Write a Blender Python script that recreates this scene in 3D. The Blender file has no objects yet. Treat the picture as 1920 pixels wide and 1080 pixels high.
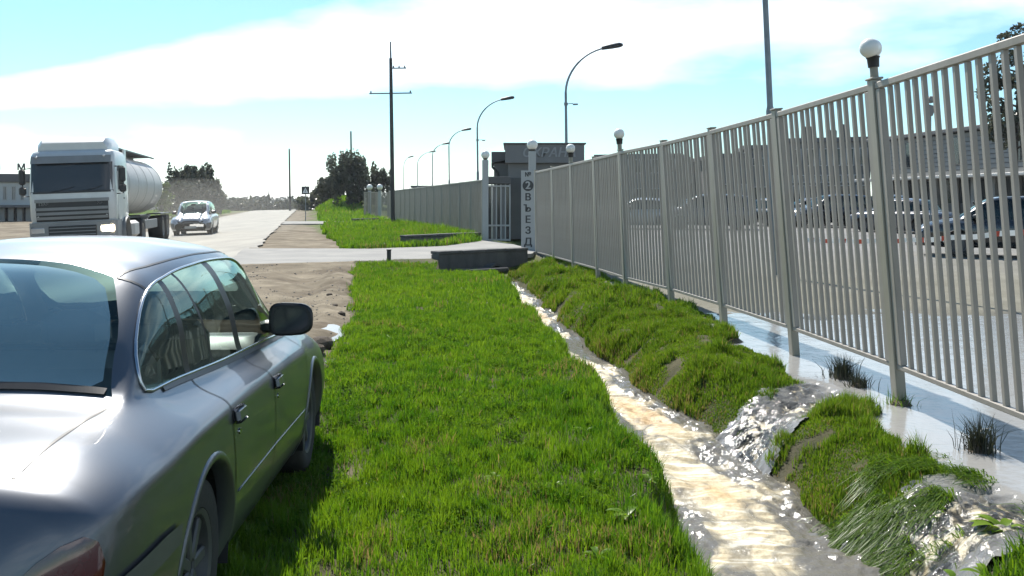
import bpy, bmesh, math, random
import numpy as np
from mathutils import Vector, Matrix, Euler
from mathutils import geometry as mgeo

R = math.radians
S = bpy.context.scene
COL = S.collection
random.seed(7)
RNG = np.random.default_rng(11)

# ------------------------------------------------------------------ camera
F_PX, HOR, CX, EYE = 1750.0, 375.0, 960.0, 1.7
cam_d = bpy.data.cameras.new('camera')
cam_d.sensor_width = 36.0
cam_d.lens = 36.0 * F_PX / 1920.0
cam_d.shift_y = -(540.0 - HOR) / 1920.0
cam_d.clip_start, cam_d.clip_end = 0.1, 6000
cam = bpy.data.objects.new('camera', cam_d)
cam.location = (0, 0, EYE)
cam.rotation_euler = (R(90), 0, 0)
COL.objects.link(cam)
S.camera = cam

# ------------------------------------------------------------------ sky
SUN_DIR = Vector((-0.30, 0.82, 1.0)).normalized()       # towards the sun: ahead of the viewer, a little left
SUN_EL = math.asin(SUN_DIR.z)
SUN_AZ = math.atan2(SUN_DIR.x, SUN_DIR.y)
W = bpy.data.worlds.new('World'); S.world = W; W.use_nodes = True
nt = W.node_tree; N = nt.nodes; L = nt.links; N.clear()
def wn(t, **k):
    n = N.new(t)
    for a, b in k.items(): setattr(n, a, b)
    return n
def wmath(op, a, b=None, c=None, clamp=False):
    n = wn('ShaderNodeMath', operation=op, use_clamp=clamp)
    for i, v in enumerate((a, b, c)):
        if v is None: continue
        if isinstance(v, (int, float)): n.inputs[i].default_value = v
        else: L.new(v, n.inputs[i])
    return n.outputs[0]
sky = wn('ShaderNodeTexSky', sky_type='NISHITA'); sky.sun_disc = False
sky.sun_elevation = SUN_EL; sky.sun_rotation = SUN_AZ
sky.altitude = 100; sky.air_density = 1.0; sky.dust_density = 0.3; sky.ozone_density = 2.6
tc = wn('ShaderNodeTexCoord')
sep = wn('ShaderNodeSeparateXYZ'); L.new(tc.outputs['Generated'], sep.inputs[0])
dx, dz = sep.outputs[0], sep.outputs[2]
mp = wn('ShaderNodeMapping'); mp.inputs['Scale'].default_value = (3.2, 3.2, 10.0); mp.inputs['Location'].default_value = (4.1, 0.7, 0.2)
L.new(tc.outputs['Generated'], mp.inputs[0])
nz = wn('ShaderNodeTexNoise'); nz.inputs['Scale'].default_value = 1.0; nz.inputs['Detail'].default_value = 7; nz.inputs['Roughness'].default_value = 0.55
L.new(mp.outputs[0], nz.inputs['Vector'])
nv = nz.outputs[0]
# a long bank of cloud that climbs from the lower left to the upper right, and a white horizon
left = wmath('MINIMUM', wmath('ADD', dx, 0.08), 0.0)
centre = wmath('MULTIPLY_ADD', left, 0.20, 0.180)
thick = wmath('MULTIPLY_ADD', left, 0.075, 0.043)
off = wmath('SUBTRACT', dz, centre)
upk = wmath('MULTIPLY_ADD', wmath('MULTIPLY_ADD', dx, 2.4, 0.75, clamp=True), -0.84, 1.0)   # bank extended above the view on the right so the flood water reflects white
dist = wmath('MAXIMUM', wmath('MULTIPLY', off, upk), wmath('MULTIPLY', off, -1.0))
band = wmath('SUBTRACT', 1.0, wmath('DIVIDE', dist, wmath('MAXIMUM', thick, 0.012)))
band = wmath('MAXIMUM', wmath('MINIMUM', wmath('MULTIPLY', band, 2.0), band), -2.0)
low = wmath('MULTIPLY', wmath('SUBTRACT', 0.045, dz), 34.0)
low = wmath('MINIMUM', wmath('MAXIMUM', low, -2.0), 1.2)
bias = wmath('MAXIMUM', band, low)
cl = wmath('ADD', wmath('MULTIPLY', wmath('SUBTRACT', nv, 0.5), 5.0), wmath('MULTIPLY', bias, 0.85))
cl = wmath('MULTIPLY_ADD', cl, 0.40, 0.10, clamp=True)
mix = wn('ShaderNodeMix', data_type='RGBA')
tint = wn('ShaderNodeMix', data_type='RGBA', blend_type='MULTIPLY'); tint.inputs[0].default_value = 1.0; tint.inputs[7].default_value = (0.76, 0.99, 1.0, 1)
L.new(sky.outputs[0], tint.inputs[6])
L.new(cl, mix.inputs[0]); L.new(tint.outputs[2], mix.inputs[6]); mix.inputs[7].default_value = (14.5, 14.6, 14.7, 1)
bg = wn('ShaderNodeBackground'); bg.inputs['Strength'].default_value = 0.08
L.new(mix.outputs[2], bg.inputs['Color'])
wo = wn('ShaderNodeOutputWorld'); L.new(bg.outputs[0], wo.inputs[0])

# ------------------------------------------------------------------ sun and exposure
sl = bpy.data.lights.new('sun', 'SUN'); sl.energy = 4.2; sl.angle = R(0.53); sl.color = (1.0, 0.95, 0.87)
so = bpy.data.objects.new('sun', sl); COL.objects.link(so)
so.rotation_euler = (-SUN_DIR).to_track_quat('-Z', 'Y').to_euler()
S.view_settings.view_transform = 'Standard'; S.view_settings.look = 'None'
S.view_settings.exposure = 1.02; S.view_settings.gamma = 1.0
S.view_settings.use_curve_mapping = False
S.cycles.use_denoising = True
S.cycles.max_bounces = 8; S.cycles.transparent_max_bounces = 12
S.cycles.caustics_reflective = False; S.cycles.caustics_refractive = False

# ------------------------------------------------------------------ helpers
def at(px, py, d):
    "world point seen at a pixel of the 1920 wide photograph, d metres ahead"
    return Vector(((px - CX) / F_PX * d, d, EYE + (HOR - py) / F_PX * d))
def ax(px, d): return (px - CX) / F_PX * d
def az(py, d): return EYE + (HOR - py) / F_PX * d

def vnoise(x, y, seed=0):
    "smooth value noise, vectorised, 0..1"
    x = np.asarray(x, float); y = np.asarray(y, float)
    xi = np.floor(x).astype(np.int64); yi = np.floor(y).astype(np.int64)
    fx = x - xi; fy = y - yi
    fx = fx * fx * (3 - 2 * fx); fy = fy * fy * (3 - 2 * fy)
    def h(a, b):
        n = (a * 374761393 + b * 668265263 + seed * 2246822519) & 0xffffffff
        n = ((n ^ (n >> 13)) * 1274126177) & 0xffffffff
        n = n ^ (n >> 16)
        return (n & 0xffff) / 65535.0
    return (h(xi, yi) * (1 - fx) + h(xi + 1, yi) * fx) * (1 - fy) + (h(xi, yi + 1) * (1 - fx) + h(xi + 1, yi + 1) * fx) * fy
def fbm(x, y, seed=0, o=4):
    s = 0; a = 0.5
    for i in range(o):
        s = s + a * vnoise(np.asarray(x) * 2 ** i, np.asarray(y) * 2 ** i, seed + i); a *= 0.5
    return s / (1 - 0.5 ** o)
def sstep(a, b, x):
    t = np.clip((np.asarray(x, float) - a) / (b - a), 0, 1); return t * t * (3 - 2 * t)

MATS = {}
def mat(name, c1, c2=None, rough=0.6, metal=0.0, scale=6.0, bump=0.0, bscale=None, coat=0.0, spec=0.5, detail=5.0, stretch=None, transl=0.0, emit=None, attr=None, contrast=1.0):
    "procedural material: two colours mixed by object-space noise, with optional fine relief"
    m = bpy.data.materials.new(name); m.use_nodes = True; t = m.node_tree; n = t.nodes; l = t.links
    b = n['Principled BSDF']
    b.inputs['Roughness'].default_value = rough; b.inputs['Metallic'].default_value = metal
    b.inputs['Specular IOR Level'].default_value = spec
    if coat: b.inputs['Coat Weight'].default_value = coat; b.inputs['Coat Roughness'].default_value = 0.04
    tcn = n.new('ShaderNodeTexCoord'); vec = tcn.outputs['Object']
    if stretch:
        mpn = n.new('ShaderNodeMapping'); mpn.inputs['Scale'].default_value = stretch; l.new(vec, mpn.inputs[0]); vec = mpn.outputs[0]
    if c2 is None: c2 = tuple(x * 0.8 for x in c1)
    nn = n.new('ShaderNodeTexNoise'); nn.inputs['Scale'].default_value = scale; nn.inputs['Detail'].default_value = detail; nn.inputs['Roughness'].default_value = 0.6
    l.new(vec, nn.inputs['Vector'])
    rp = n.new('ShaderNodeValToRGB'); w = 0.22 / contrast
    rp.color_ramp.elements[0].position = 0.5 - w; rp.color_ramp.elements[1].position = 0.5 + w
    rp.color_ramp.elements[0].color = (*c1, 1); rp.color_ramp.elements[1].color = (*c2, 1)
    l.new(nn.outputs[0], rp.inputs[0]); l.new(rp.outputs[0], b.inputs['Base Color'])
    if bump:
        bn = n.new('ShaderNodeTexNoise'); bn.inputs['Scale'].default_value = bscale or scale * 6; bn.inputs['Detail'].default_value = 4
        l.new(vec, bn.inputs['Vector'])
        bp = n.new('ShaderNodeBump'); bp.inputs['Strength'].default_value = bump; bp.inputs['Distance'].default_value = 0.02
        l.new(bn.outputs[0], bp.inputs['Height']); l.new(bp.outputs[0], b.inputs['Normal'])
    if emit:
        b.inputs['Emission Color'].default_value = (*emit[:3], 1); b.inputs['Emission Strength'].default_value = emit[3]
    MATS[name] = m
    return m

def leafmat(name, c1, c2, transl=0.45, rough=0.55, gloss=0.03):
    "foliage: a per-blade tint attribute between two colours, light passing through"
    m = bpy.data.materials.new(name); m.use_nodes = True; t = m.node_tree; n = t.nodes; l = t.links; n.clear()
    a = n.new('ShaderNodeAttribute'); a.attribute_name = 'tint'
    rp = n.new('ShaderNodeValToRGB'); e = rp.color_ramp.elements
    e[0].color = (*c1, 1); e[0].position = 0.0; e[1].color = (*c2, 1); e[1].position = 0.8
    d3 = e.new(0.98); d3.color = (0.20, 0.16, 0.065, 1)          # withered blades
    l.new(a.outputs['Fac'], rp.inputs[0])
    d = n.new('ShaderNodeBsdfDiffuse'); tr = n.new('ShaderNodeBsdfTranslucent'); g = n.new('ShaderNodeBsdfGlossy')
    g.inputs['Roughness'].default_value = 0.35
    l.new(rp.outputs[0], d.inputs[0])
    hs = n.new('ShaderNodeHueSaturation'); hs.inputs['Hue'].default_value = 0.494; hs.inputs['Saturation'].default_value = 1.1; hs.inputs['Value'].default_value = 1.5
    l.new(rp.outputs[0], hs.inputs['Color']); l.new(hs.outputs[0], tr.inputs[0])
    m1 = n.new('ShaderNodeMixShader'); m1.inputs[0].default_value = transl
    l.new(d.outputs[0], m1.inputs[1]); l.new(tr.outputs[0], m1.inputs[2])
    m2 = n.new('ShaderNodeMixShader'); m2.inputs[0].default_value = gloss
    l.new(m1.outputs[0], m2.inputs[1]); l.new(g.outputs[0], m2.inputs[2])
    o = n.new('ShaderNodeOutputMaterial'); l.new(m2.outputs[0], o.inputs[0])
    MATS[name] = m
    return m

def glassmat(name, tint, rough=0.02, refl=1.0, sheen=(0.80, 1.0, 0.93)):
    m = bpy.data.materials.new(name); m.use_nodes = True; t = m.node_tree; n = t.nodes; l = t.links; n.clear()
    tr = n.new('ShaderNodeBsdfTransparent'); tr.inputs[0].default_value = (*tint, 1)
    g = n.new('ShaderNodeBsdfGlossy'); g.inputs['Roughness'].default_value = rough; g.inputs[0].default_value = (*sheen, 1)
    fr = n.new('ShaderNodeFresnel'); fr.inputs['IOR'].default_value = 1.52
    ml = n.new('ShaderNodeMath'); ml.operation = 'MULTIPLY'; ml.inputs[1].default_value = refl; ml.use_clamp = True
    l.new(fr.outputs[0], ml.inputs[0])
    mx = n.new('ShaderNodeMixShader'); l.new(ml.outputs[0], mx.inputs[0]); l.new(tr.outputs[0], mx.inputs[1]); l.new(g.outputs[0], mx.inputs[2])
    o = n.new('ShaderNodeOutputMaterial'); l.new(mx.outputs[0], o.inputs[0])
    MATS[name] = m
    return m

class MB:
    "collects boxes, tubes, lathes and grids into one mesh"
    def __init__(self): self.v = []; self.f = []
    def add(self, vs, fs):
        o = len(self.v); self.v += [tuple(p) for p in vs]; self.f += [tuple(i + o for i in q) for q in fs]; return self
    def box(self, c, s, m=None, bev=0.0):
        x, y, z = s[0] / 2, s[1] / 2, s[2] / 2
        if bev:
            b = min(bev, x * .9, y * .9, z * .9)
            vs = []
            for (zz, i) in ((-z, b), (-z + b, 0), (z - b, 0), (z, b)):
                vs += [(-x + i + b, -y + i, zz), (x - i - b, -y + i, zz), (x - i, -y + i + b, zz), (x - i, y - i - b, zz), (x - i - b, y - i, zz), (-x + i + b, y - i, zz), (-x + i, y - i - b, zz), (-x + i, -y + i + b, zz)]
            fs = [tuple(range(7, -1, -1)), tuple(range(24, 32))]
            for k in range(3):
                for j in range(8): fs.append((k * 8 + j, k * 8 + (j + 1) % 8, (k + 1) * 8 + (j + 1) % 8, (k + 1) * 8 + j))
        else:
            vs = [(-x, -y, -z), (x, -y, -z), (x, y, -z), (-x, y, -z), (-x, -y, z), (x, -y, z), (x, y, z), (-x, y, z)]
            fs = [(0, 3, 2, 1), (4, 5, 6, 7), (0, 1, 5, 4), (1, 2, 6, 5), (2, 3, 7, 6), (3, 0, 4, 7)]
        c = Vector(c)
        if m is None: vs = [Vector(p) + c for p in vs]
        else: vs = [m @ Vector(p) + c for p in vs]
        return self.add(vs, fs)
    def tube(self, path, rad, n=8, cap=True):
        path = [Vector(p) for p in path]
        if isinstance(rad, (int, float)): rad = [rad] * len(path)
        vs = []; fs = []
        t = (path[1] - path[0]).normalized()
        up = Vector((0, 0, 1)) if abs(t.z) < 0.9 else Vector((1, 0, 0))
        a = t.cross(up).normalized()
        for i, p in enumerate(path):
            if i == 0: t = path[1] - path[0]
            elif i == len(path) - 1: t = path[-1] - path[-2]
            else: t = path[i + 1] - path[i - 1]
            t.normalize(); a = (a - t * a.dot(t)).normalized(); b = t.cross(a)
            for k in range(n):
                an = 2 * math.pi * k / n
                vs.append(p + (a * math.cos(an) + b * math.sin(an)) * rad[i])
        for i in range(len(path) - 1):
            for k in range(n): fs.append((i * n + k, i * n + (k + 1) % n, (i + 1) * n + (k + 1) % n, (i + 1) * n + k))
        if cap: fs.append(tuple(range(n - 1, -1, -1))); fs.append(tuple(range((len(path) - 1) * n, len(path) * n)))
        return self.add(vs, fs)
    def lathe(self, prof, n=24, c=(0, 0, 0), axis='z', closed=False):
        vs = []; fs = []; c = Vector(c); m = len(prof)
        for (r, h) in prof:
            for k in range(n):
                an = 2 * math.pi * k / n; p = (r * math.cos(an), r * math.sin(an), h)
                if axis == 'x': p = (p[2], p[0], p[1])
                elif axis == 'y': p = (p[1], p[2], p[0])
                vs.append(c + Vector(p))
        for i in range(m if closed else m - 1):
            j = (i + 1) % m
            for k in range(n): fs.append((i * n + k, i * n + (k + 1) % n, j * n + (k + 1) % n, j * n + k))
        return self.add(vs, fs)
    def grid(self, P):
        P = np.asarray(P); a, b = P.shape[:2]
        fs = [(i * b + j, (i + 1) * b + j, (i + 1) * b + j + 1, i * b + j + 1) for i in range(a - 1) for j in range(b - 1)]
        return self.add(P.reshape(-1, 3).tolist(), fs)
    def prism(self, poly, h, m=Matrix.Identity(4)):
        "polygon in local xy, extruded along local z by h, put in place by m"
        n = len(poly)
        vs = [m @ Vector((p[0], p[1], 0)) for p in poly] + [m @ Vector((p[0], p[1], h)) for p in poly]
        fs = [tuple(range(n - 1, -1, -1)), tuple(range(n, 2 * n))] + [(i, (i + 1) % n, n + (i + 1) % n, n + i) for i in range(n)]
        return self.add(vs, fs)
    def mesh(self, name, material, smooth=False):
        me = bpy.data.meshes.new(name); me.from_pydata(self.v, [], self.f); me.validate()
        if material is not None: me.materials.append(MATS[material] if isinstance(material, str) else material)
        if smooth:
            for p in me.polygons: p.use_smooth = True
            if smooth != 'all':
                try: me.set_sharp_from_angle(angle=R(38))
                except Exception: pass
        return me
    def build(self, name, material, parent=None, smooth=False):
        return put(name, self.mesh(name, material, smooth), parent)

def put(name, me, parent=None, loc=None):
    o = bpy.data.objects.new(name, me); COL.objects.link(o)
    if parent is not None: o.parent = parent
    if loc is not None: o.location = loc
    return o
def tag(o, label=None, cat=None, group=None, kind=None):
    for k, v in (('label', label), ('category', cat), ('group', group), ('kind', kind)):
        if v: o[k] = v
    return o
def empty(name, loc=(0, 0, 0), rz=0.0, label=None, cat=None, group=None):
    o = bpy.data.objects.new(name, None); COL.objects.link(o); o.location = loc; o.rotation_euler = (0, 0, rz)
    o.empty_display_size = 0.2
    return tag(o, label, cat, group)
KIDS = {}
def copy_tree(o, parent=None):
    c = o.copy(); COL.objects.link(c); c.parent = parent
    for ch in [x for x in list(COL.objects) if x.parent == o]: copy_tree(ch, c)
    return c
def fastmesh(name, V, Fq, material, tint=None, smooth=False, tris=None):
    "numpy arrays of vertices, quads and triangles to a mesh"
    me = bpy.data.meshes.new(name)
    V = np.asarray(V, np.float32); parts = []; sizes = []
    if Fq is not None and len(Fq): Fq = np.asarray(Fq, np.int32); parts.append(Fq.ravel()); sizes.append(np.full(len(Fq), 4, np.int32))
    if tris is not None and len(tris): tris = np.asarray(tris, np.int32); parts.append(tris.ravel()); sizes.append(np.full(len(tris), 3, np.int32))
    li = np.concatenate(parts); sz = np.concatenate(sizes)
    me.vertices.add(len(V)); me.vertices.foreach_set('co', V.ravel())
    me.loops.add(len(li)); me.loops.foreach_set('vertex_index', li)
    me.polygons.add(len(sz)); st = np.concatenate(([0], np.cumsum(sz)[:-1])).astype(np.int32)
    me.polygons.foreach_set('loop_start', st)
    me.update(calc_edges=True)
    if smooth: me.polygons.foreach_set('use_smooth', np.ones(len(sz), bool))
    if tint is not None:
        a = me.attributes.new('tint', 'FLOAT', 'POINT'); a.data.foreach_set('value', np.asarray(tint, np.float32))
    for mm in (material if isinstance(material, (list, tuple)) else [material]):
        me.materials.append(MATS[mm] if isinstance(mm, str) else mm)
    return me
def text_mesh(s, size, depth, material, align='CENTER', bold=0.0):
    cu = bpy.data.curves.new('t', 'FONT'); cu.body = s; cu.size = size; cu.extrude = depth; cu.align_x = align; cu.align_y = 'CENTER'; cu.offset = bold
    ob = bpy.data.objects.new('t', cu); COL.objects.link(ob)
    dg = bpy.context.evaluated_depsgraph_get()
    me = bpy.data.meshes.new_from_object(ob.evaluated_get(dg)); bpy.data.objects.remove(ob)
    me.materials.clear(); me.materials.append(MATS[material]); return me

# ------------------------------------------------------------------ materials
mat('asphalt_dusty', (0.22, 0.21, 0.185), (0.36, 0.34, 0.29), rough=0.9, stretch=(1.0, 0.25, 1), scale=0.7, bump=0.3, bscale=60)
mat('asphalt_drive', (0.17, 0.168, 0.16), (0.27, 0.26, 0.235), rough=0.9, scale=0.9, bump=0.3, bscale=50)
mat('concrete', (0.125, 0.12, 0.115), (0.06, 0.06, 0.057), rough=0.9, scale=2.5, bump=0.4, bscale=25, stretch=(1, 1, 0.5))
mat('concrete_light', (0.42, 0.41, 0.39), (0.3, 0.29, 0.27), rough=0.9, scale=2.0, bump=0.3)
mat('fence_paint', (0.36, 0.325, 0.285), (0.235, 0.208, 0.17), rough=0.5, scale=2.2, contrast=0.8, stretch=(2, 2, 0.5), bump=0.04, bscale=40)
mat('post_paint', (0.36, 0.325, 0.275), (0.22, 0.202, 0.14), rough=0.48, scale=2.0, contrast=0.85, stretch=(3, 3, 0.4), bump=0.04, bscale=40)
mat('pole_metal', (0.26, 0.28, 0.29), (0.17, 0.19, 0.2), rough=0.55, metal=0.3, scale=3)
mat('pole_wood', (0.075, 0.07, 0.065), (0.045, 0.042, 0.04), rough=0.85, scale=4, stretch=(3, 3, 0.2), bump=0.3)
mat('dark_metal', (0.035, 0.035, 0.037), (0.022, 0.022, 0.024), rough=0.5, scale=8)
mat('black_plastic', (0.018, 0.018, 0.019), (0.012, 0.012, 0.013), rough=0.42, scale=20)
mat('rubber', (0.022, 0.022, 0.022), (0.035, 0.033, 0.03), rough=0.85, scale=9, bump=0.1)
mat('chrome', (0.50, 0.51, 0.53), (0.42, 0.43, 0.45), rough=0.24, metal=1.0)
mat('rim_metal', (0.10, 0.10, 0.102), (0.07, 0.07, 0.07), rough=0.55, metal=0.3)
mat('trim_grey', (0.10, 0.10, 0.105), (0.075, 0.075, 0.08), rough=0.45)
mat('seat_cloth', (0.17, 0.17, 0.165), (0.13, 0.13, 0.128), rough=0.9, scale=5)
mat('lamp_red', (0.09, 0.006, 0.008), (0.06, 0.004, 0.006), rough=0.12, coat=1.0)
mat('lamp_clear', (0.55, 0.55, 0.55), (0.4, 0.4, 0.42), rough=0.12, metal=0.4, coat=1.0)
mat('lamp_lit', (0.9, 0.85, 0.7), (0.9, 0.85, 0.7), rough=0.2, emit=(1.0, 0.88, 0.66, 6.0))
mat('globe_glass', (0.80, 0.78, 0.72), (0.74, 0.72, 0.66), rough=0.25, scale=3)
MATS['globe_glass'].node_tree.nodes['Principled BSDF'].inputs['Subsurface Weight'].default_value = 0.5
MATS['globe_glass'].node_tree.nodes['Principled BSDF'].inputs['Subsurface Radius'].default_value = (0.2, 0.2, 0.2)
mat('paint_grey', (0.118, 0.126, 0.142), (0.106, 0.113, 0.128), rough=0.38, metal=0.66, scale=1.2, coat=0.45, spec=0.5)
mat('paint_silver', (0.42, 0.43, 0.44), (0.38, 0.39, 0.40), rough=0.33, metal=0.7, scale=1.0, coat=0.8)
mat('paint_black', (0.02, 0.02, 0.022), (0.016, 0.016, 0.018), rough=0.25, metal=0.2, scale=1.0, coat=1.0)
mat('paint_darkgrey', (0.09, 0.092, 0.1), (0.08, 0.08, 0.09), rough=0.3, metal=0.6, scale=1.0, coat=0.8)
mat('paint_white', (0.66, 0.66, 0.64), (0.58, 0.58, 0.55), rough=0.35, scale=1.5, coat=0.4)
mat('cab_paint', (0.58, 0.58, 0.565), (0.47, 0.465, 0.445), rough=0.4, scale=1.0, coat=0.3, metal=0.2)
mat('cab_grey', (0.24, 0.24, 0.235), (0.19, 0.19, 0.18), rough=0.55, scale=2.0)
mat('tank_metal', (0.50, 0.495, 0.48), (0.40, 0.395, 0.375), rough=0.55, metal=0.15, scale=1.2, stretch=(1, 1, 0.4))
mat('wall_grey', (0.19, 0.188, 0.182), (0.15, 0.148, 0.143), rough=0.85, scale=1.0, bump=0.15)
mat('wall_dark', (0.11, 0.11, 0.108), (0.085, 0.085, 0.083), rough=0.85, scale=1.0)
mat('wall_pale', (0.46, 0.48, 0.48), (0.38, 0.40, 0.40), rough=0.85, scale=0.6, bump=0.1)
mat('siding', (0.25, 0.245, 0.232), (0.185, 0.18, 0.172), rough=0.8, scale=0.8, stretch=(0.3, 1, 2))
mat('roof_grey', (0.115, 0.115, 0.118), (0.085, 0.085, 0.088), rough=0.7, scale=1.5)
mat('window_dark', (0.03, 0.035, 0.04), (0.02, 0.024, 0.028), rough=0.08, scale=0.5)
mat('sign_board', (0.17, 0.168, 0.165), (0.135, 0.134, 0.132), rough=0.6, scale=1.0)
mat('sign_letter', (0.27, 0.27, 0.27), (0.23, 0.23, 0.23), rough=0.5)
mat('sign_dark', (0.05, 0.05, 0.05), (0.04, 0.04, 0.04), rough=0.5)
mat('plate_light', (0.40, 0.40, 0.385), (0.34, 0.34, 0.33), rough=0.5, scale=1.0)
mat('white_paint', (0.75, 0.75, 0.74), (0.68, 0.68, 0.67), rough=0.5)
mat('tape_red', (0.55, 0.09, 0.06), (0.5, 0.08, 0.05), rough=0.4)
mat('tape_white', (0.82, 0.82, 0.80), (0.76, 0.76, 0.74), rough=0.4)
mat('bark', (0.07, 0.058, 0.046), (0.04, 0.034, 0.028), rough=0.9, scale=8, bump=0.6)
mat('stone', (0.25, 0.235, 0.21), (0.16, 0.15, 0.135), rough=0.9, scale=12, bump=0.5)
mat('clod', (0.15, 0.115, 0.08), (0.08, 0.06, 0.042), rough=0.95, scale=10, bump=0.8)
leafmat('grass', (0.040, 0.112, 0.013), (0.138, 0.226, 0.027), transl=0.52)
leafmat('clover', (0.045, 0.110, 0.014), (0.120, 0.190, 0.030), transl=0.45, gloss=0.0)
leafmat('grass_wet', (0.044, 0.104, 0.013), (0.128, 0.200, 0.026), transl=0.48, gloss=0.02)
leafmat('weed_dark', (0.020, 0.024, 0.014), (0.045, 0.050, 0.026), transl=0.2, gloss=0.05)
leafmat('weed_leaf', (0.10, 0.20, 0.02), (0.20, 0.30, 0.04), transl=0.5, gloss=0.02)
leafmat('leaf_dark', (0.028, 0.033, 0.022), (0.088, 0.094, 0.062), transl=0.3, gloss=0.05)
leafmat('leaf_mid', (0.05, 0.08, 0.025), (0.12, 0.17, 0.04), transl=0.35)
leafmat('needle', (0.018, 0.028, 0.018), (0.045, 0.058, 0.032), transl=0.15)
def filmmat(name, c):
    m = bpy.data.materials.new(name); m.use_nodes = True; t = m.node_tree; n = t.nodes; l = t.links; n.clear()
    d = n.new('ShaderNodeBsdfDiffuse'); d.inputs[0].default_value = (*c, 1); tr = n.new('ShaderNodeBsdfTranslucent'); tr.inputs[0].default_value = (*c, 1)
    mx = n.new('ShaderNodeMixShader'); mx.inputs[0].default_value = 0.55; l.new(d.outputs[0], mx.inputs[1]); l.new(tr.outputs[0], mx.inputs[2])
    o = n.new('ShaderNodeOutputMaterial'); l.new(mx.outputs[0], o.inputs[0]); MATS[name] = m
filmmat('tape_red', (0.60, 0.16, 0.11)); filmmat('tape_white', (0.86, 0.86, 0.84))
glassmat('car_glass', (0.84, 0.94, 0.91))
glassmat('rear_glass', (0.80, 0.92, 0.88), refl=10.0, sheen=(0.97, 1.0, 0.84))
glassmat('truck_glass', (0.10, 0.12, 0.16), refl=1.0)
# ================================================================== ground
DK = np.array([2, 5, 5.94, 7.07, 8.94, 11.4, 13.5, 17.5, 21, 23.5])
DX = np.array([1.50, 1.47, 1.46, 1.41, 1.26, 0.97, 0.75, 0.41, 0.12, -0.10])
DW = np.array([0.48, 0.42, 0.41, 0.40, 0.28, 0.235, 0.16, 0.19, 0.17, 0.14])
GK = np.array([1, 5, 6.6, 7.2, 8.2, 9.2, 13.2, 20.5, 23.3, 24.4])
GX = np.array([-2.4, -1.85, -1.55, -1.55, -1.72, -1.92, -2.3, -3.55, -4.0, -4.0])
ROAD_W = 7.4
def road_right(Y): return -6.5 - 0.22 * (np.asarray(Y, float) - 22)
def ditch_x(Y): return np.interp(Y, DK, DX) + 0.06 * np.sin(np.asarray(Y) * 2.3) * sstep(3, 6, Y)
def ditch_w(Y): return np.interp(Y, DK, DW) * (1 + 0.10 * np.sin(np.asarray(Y) * 3.7 + 1))
def grass_left(Y): return np.interp(Y, GK, GX) + 0.16 * (fbm(np.asarray(Y) * 1.3, np.asarray(Y) * 0 + 3.1, 5) - 0.5) * 2
FY = np.array([-2, 0.5, 3.0, 5.5, 8.0, 10.5, 13, 15.5, 18, 20.5, 23, 25.5, 28])
FT = np.array([3.18, 3.18, 3.17, 3.15, 3.11, 2.97, 2.76, 2.50, 2.08, 1.80, 1.45, 1.10, 0.72])   # fence top rail
FL = np.radians(np.array([4.4, 4.4, 4.4, 4.4, 4.4, 4.4, 4.1, 3.2, 2.5, 2.0, 1.6, 1.2, 0.8]))     # lean towards the road
FB = FT + 2.45 * np.tan(FL)                                                                     # foot of the fence
def fence_x(Y): return np.interp(Y, FY, FB)
def spill1(X, Y): return np.exp(-((Y - 7.85 - 0.85 * (X - 2.1)) / 0.55) ** 2) * sstep(1.3, 1.55, X) * (X < 3.6)
def spill2(X, Y): return np.exp(-((Y - 5.15 - 0.30 * (X - 2.3)) / 0.55) ** 2) * sstep(1.3, 1.55, X) * (X < 3.6)
def flood(X, Y):
    n = (fbm(X * 1.7, Y * 1.7, 21) - 0.5) * 1.0
    return sstep(2.66 + n, 2.92 + n, X) * (1 - sstep(13.2, 15.2, Y + n * 2))
def road_u(X, Y): return (road_right(Y) - X)                # metres left of the road's right edge
def road_z(X, Y): return 0.12 - 0.03 * np.clip(road_u(X, Y), -1, ROAD_W + 1)
DRIVE = [(-6.9, 22.3), (-4.2, 23.6), (-1.9, 24.95), (0.5, 27.1), (1.0, 29.0), (-0.9, 36.3), (-2.3, 31.6), (-4.5, 29.8), (-8.6, 30.2)]
DRIVE2 = [(-15.6, 62.5), (-10.6, 63.5), (-9.9, 66.5), (-11.5, 73), (-12.6, 70.5), (-17.2, 70.5)]
def in_poly(X, Y, poly):
    r = np.zeros(np.shape(X), bool); n = len(poly)
    for i in range(n):
        x1, y1 = poly[i]; x2, y2 = poly[(i + 1) % n]
        c = ((y1 > Y) != (y2 > Y)) & (X < (x2 - x1) * (Y - y1) / ((y2 - y1) or 1e-9) + x1)
        r ^= c
    return r
def yard_z(Y): return -0.02 + 0.30 * sstep(14, 45, Y)
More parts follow.
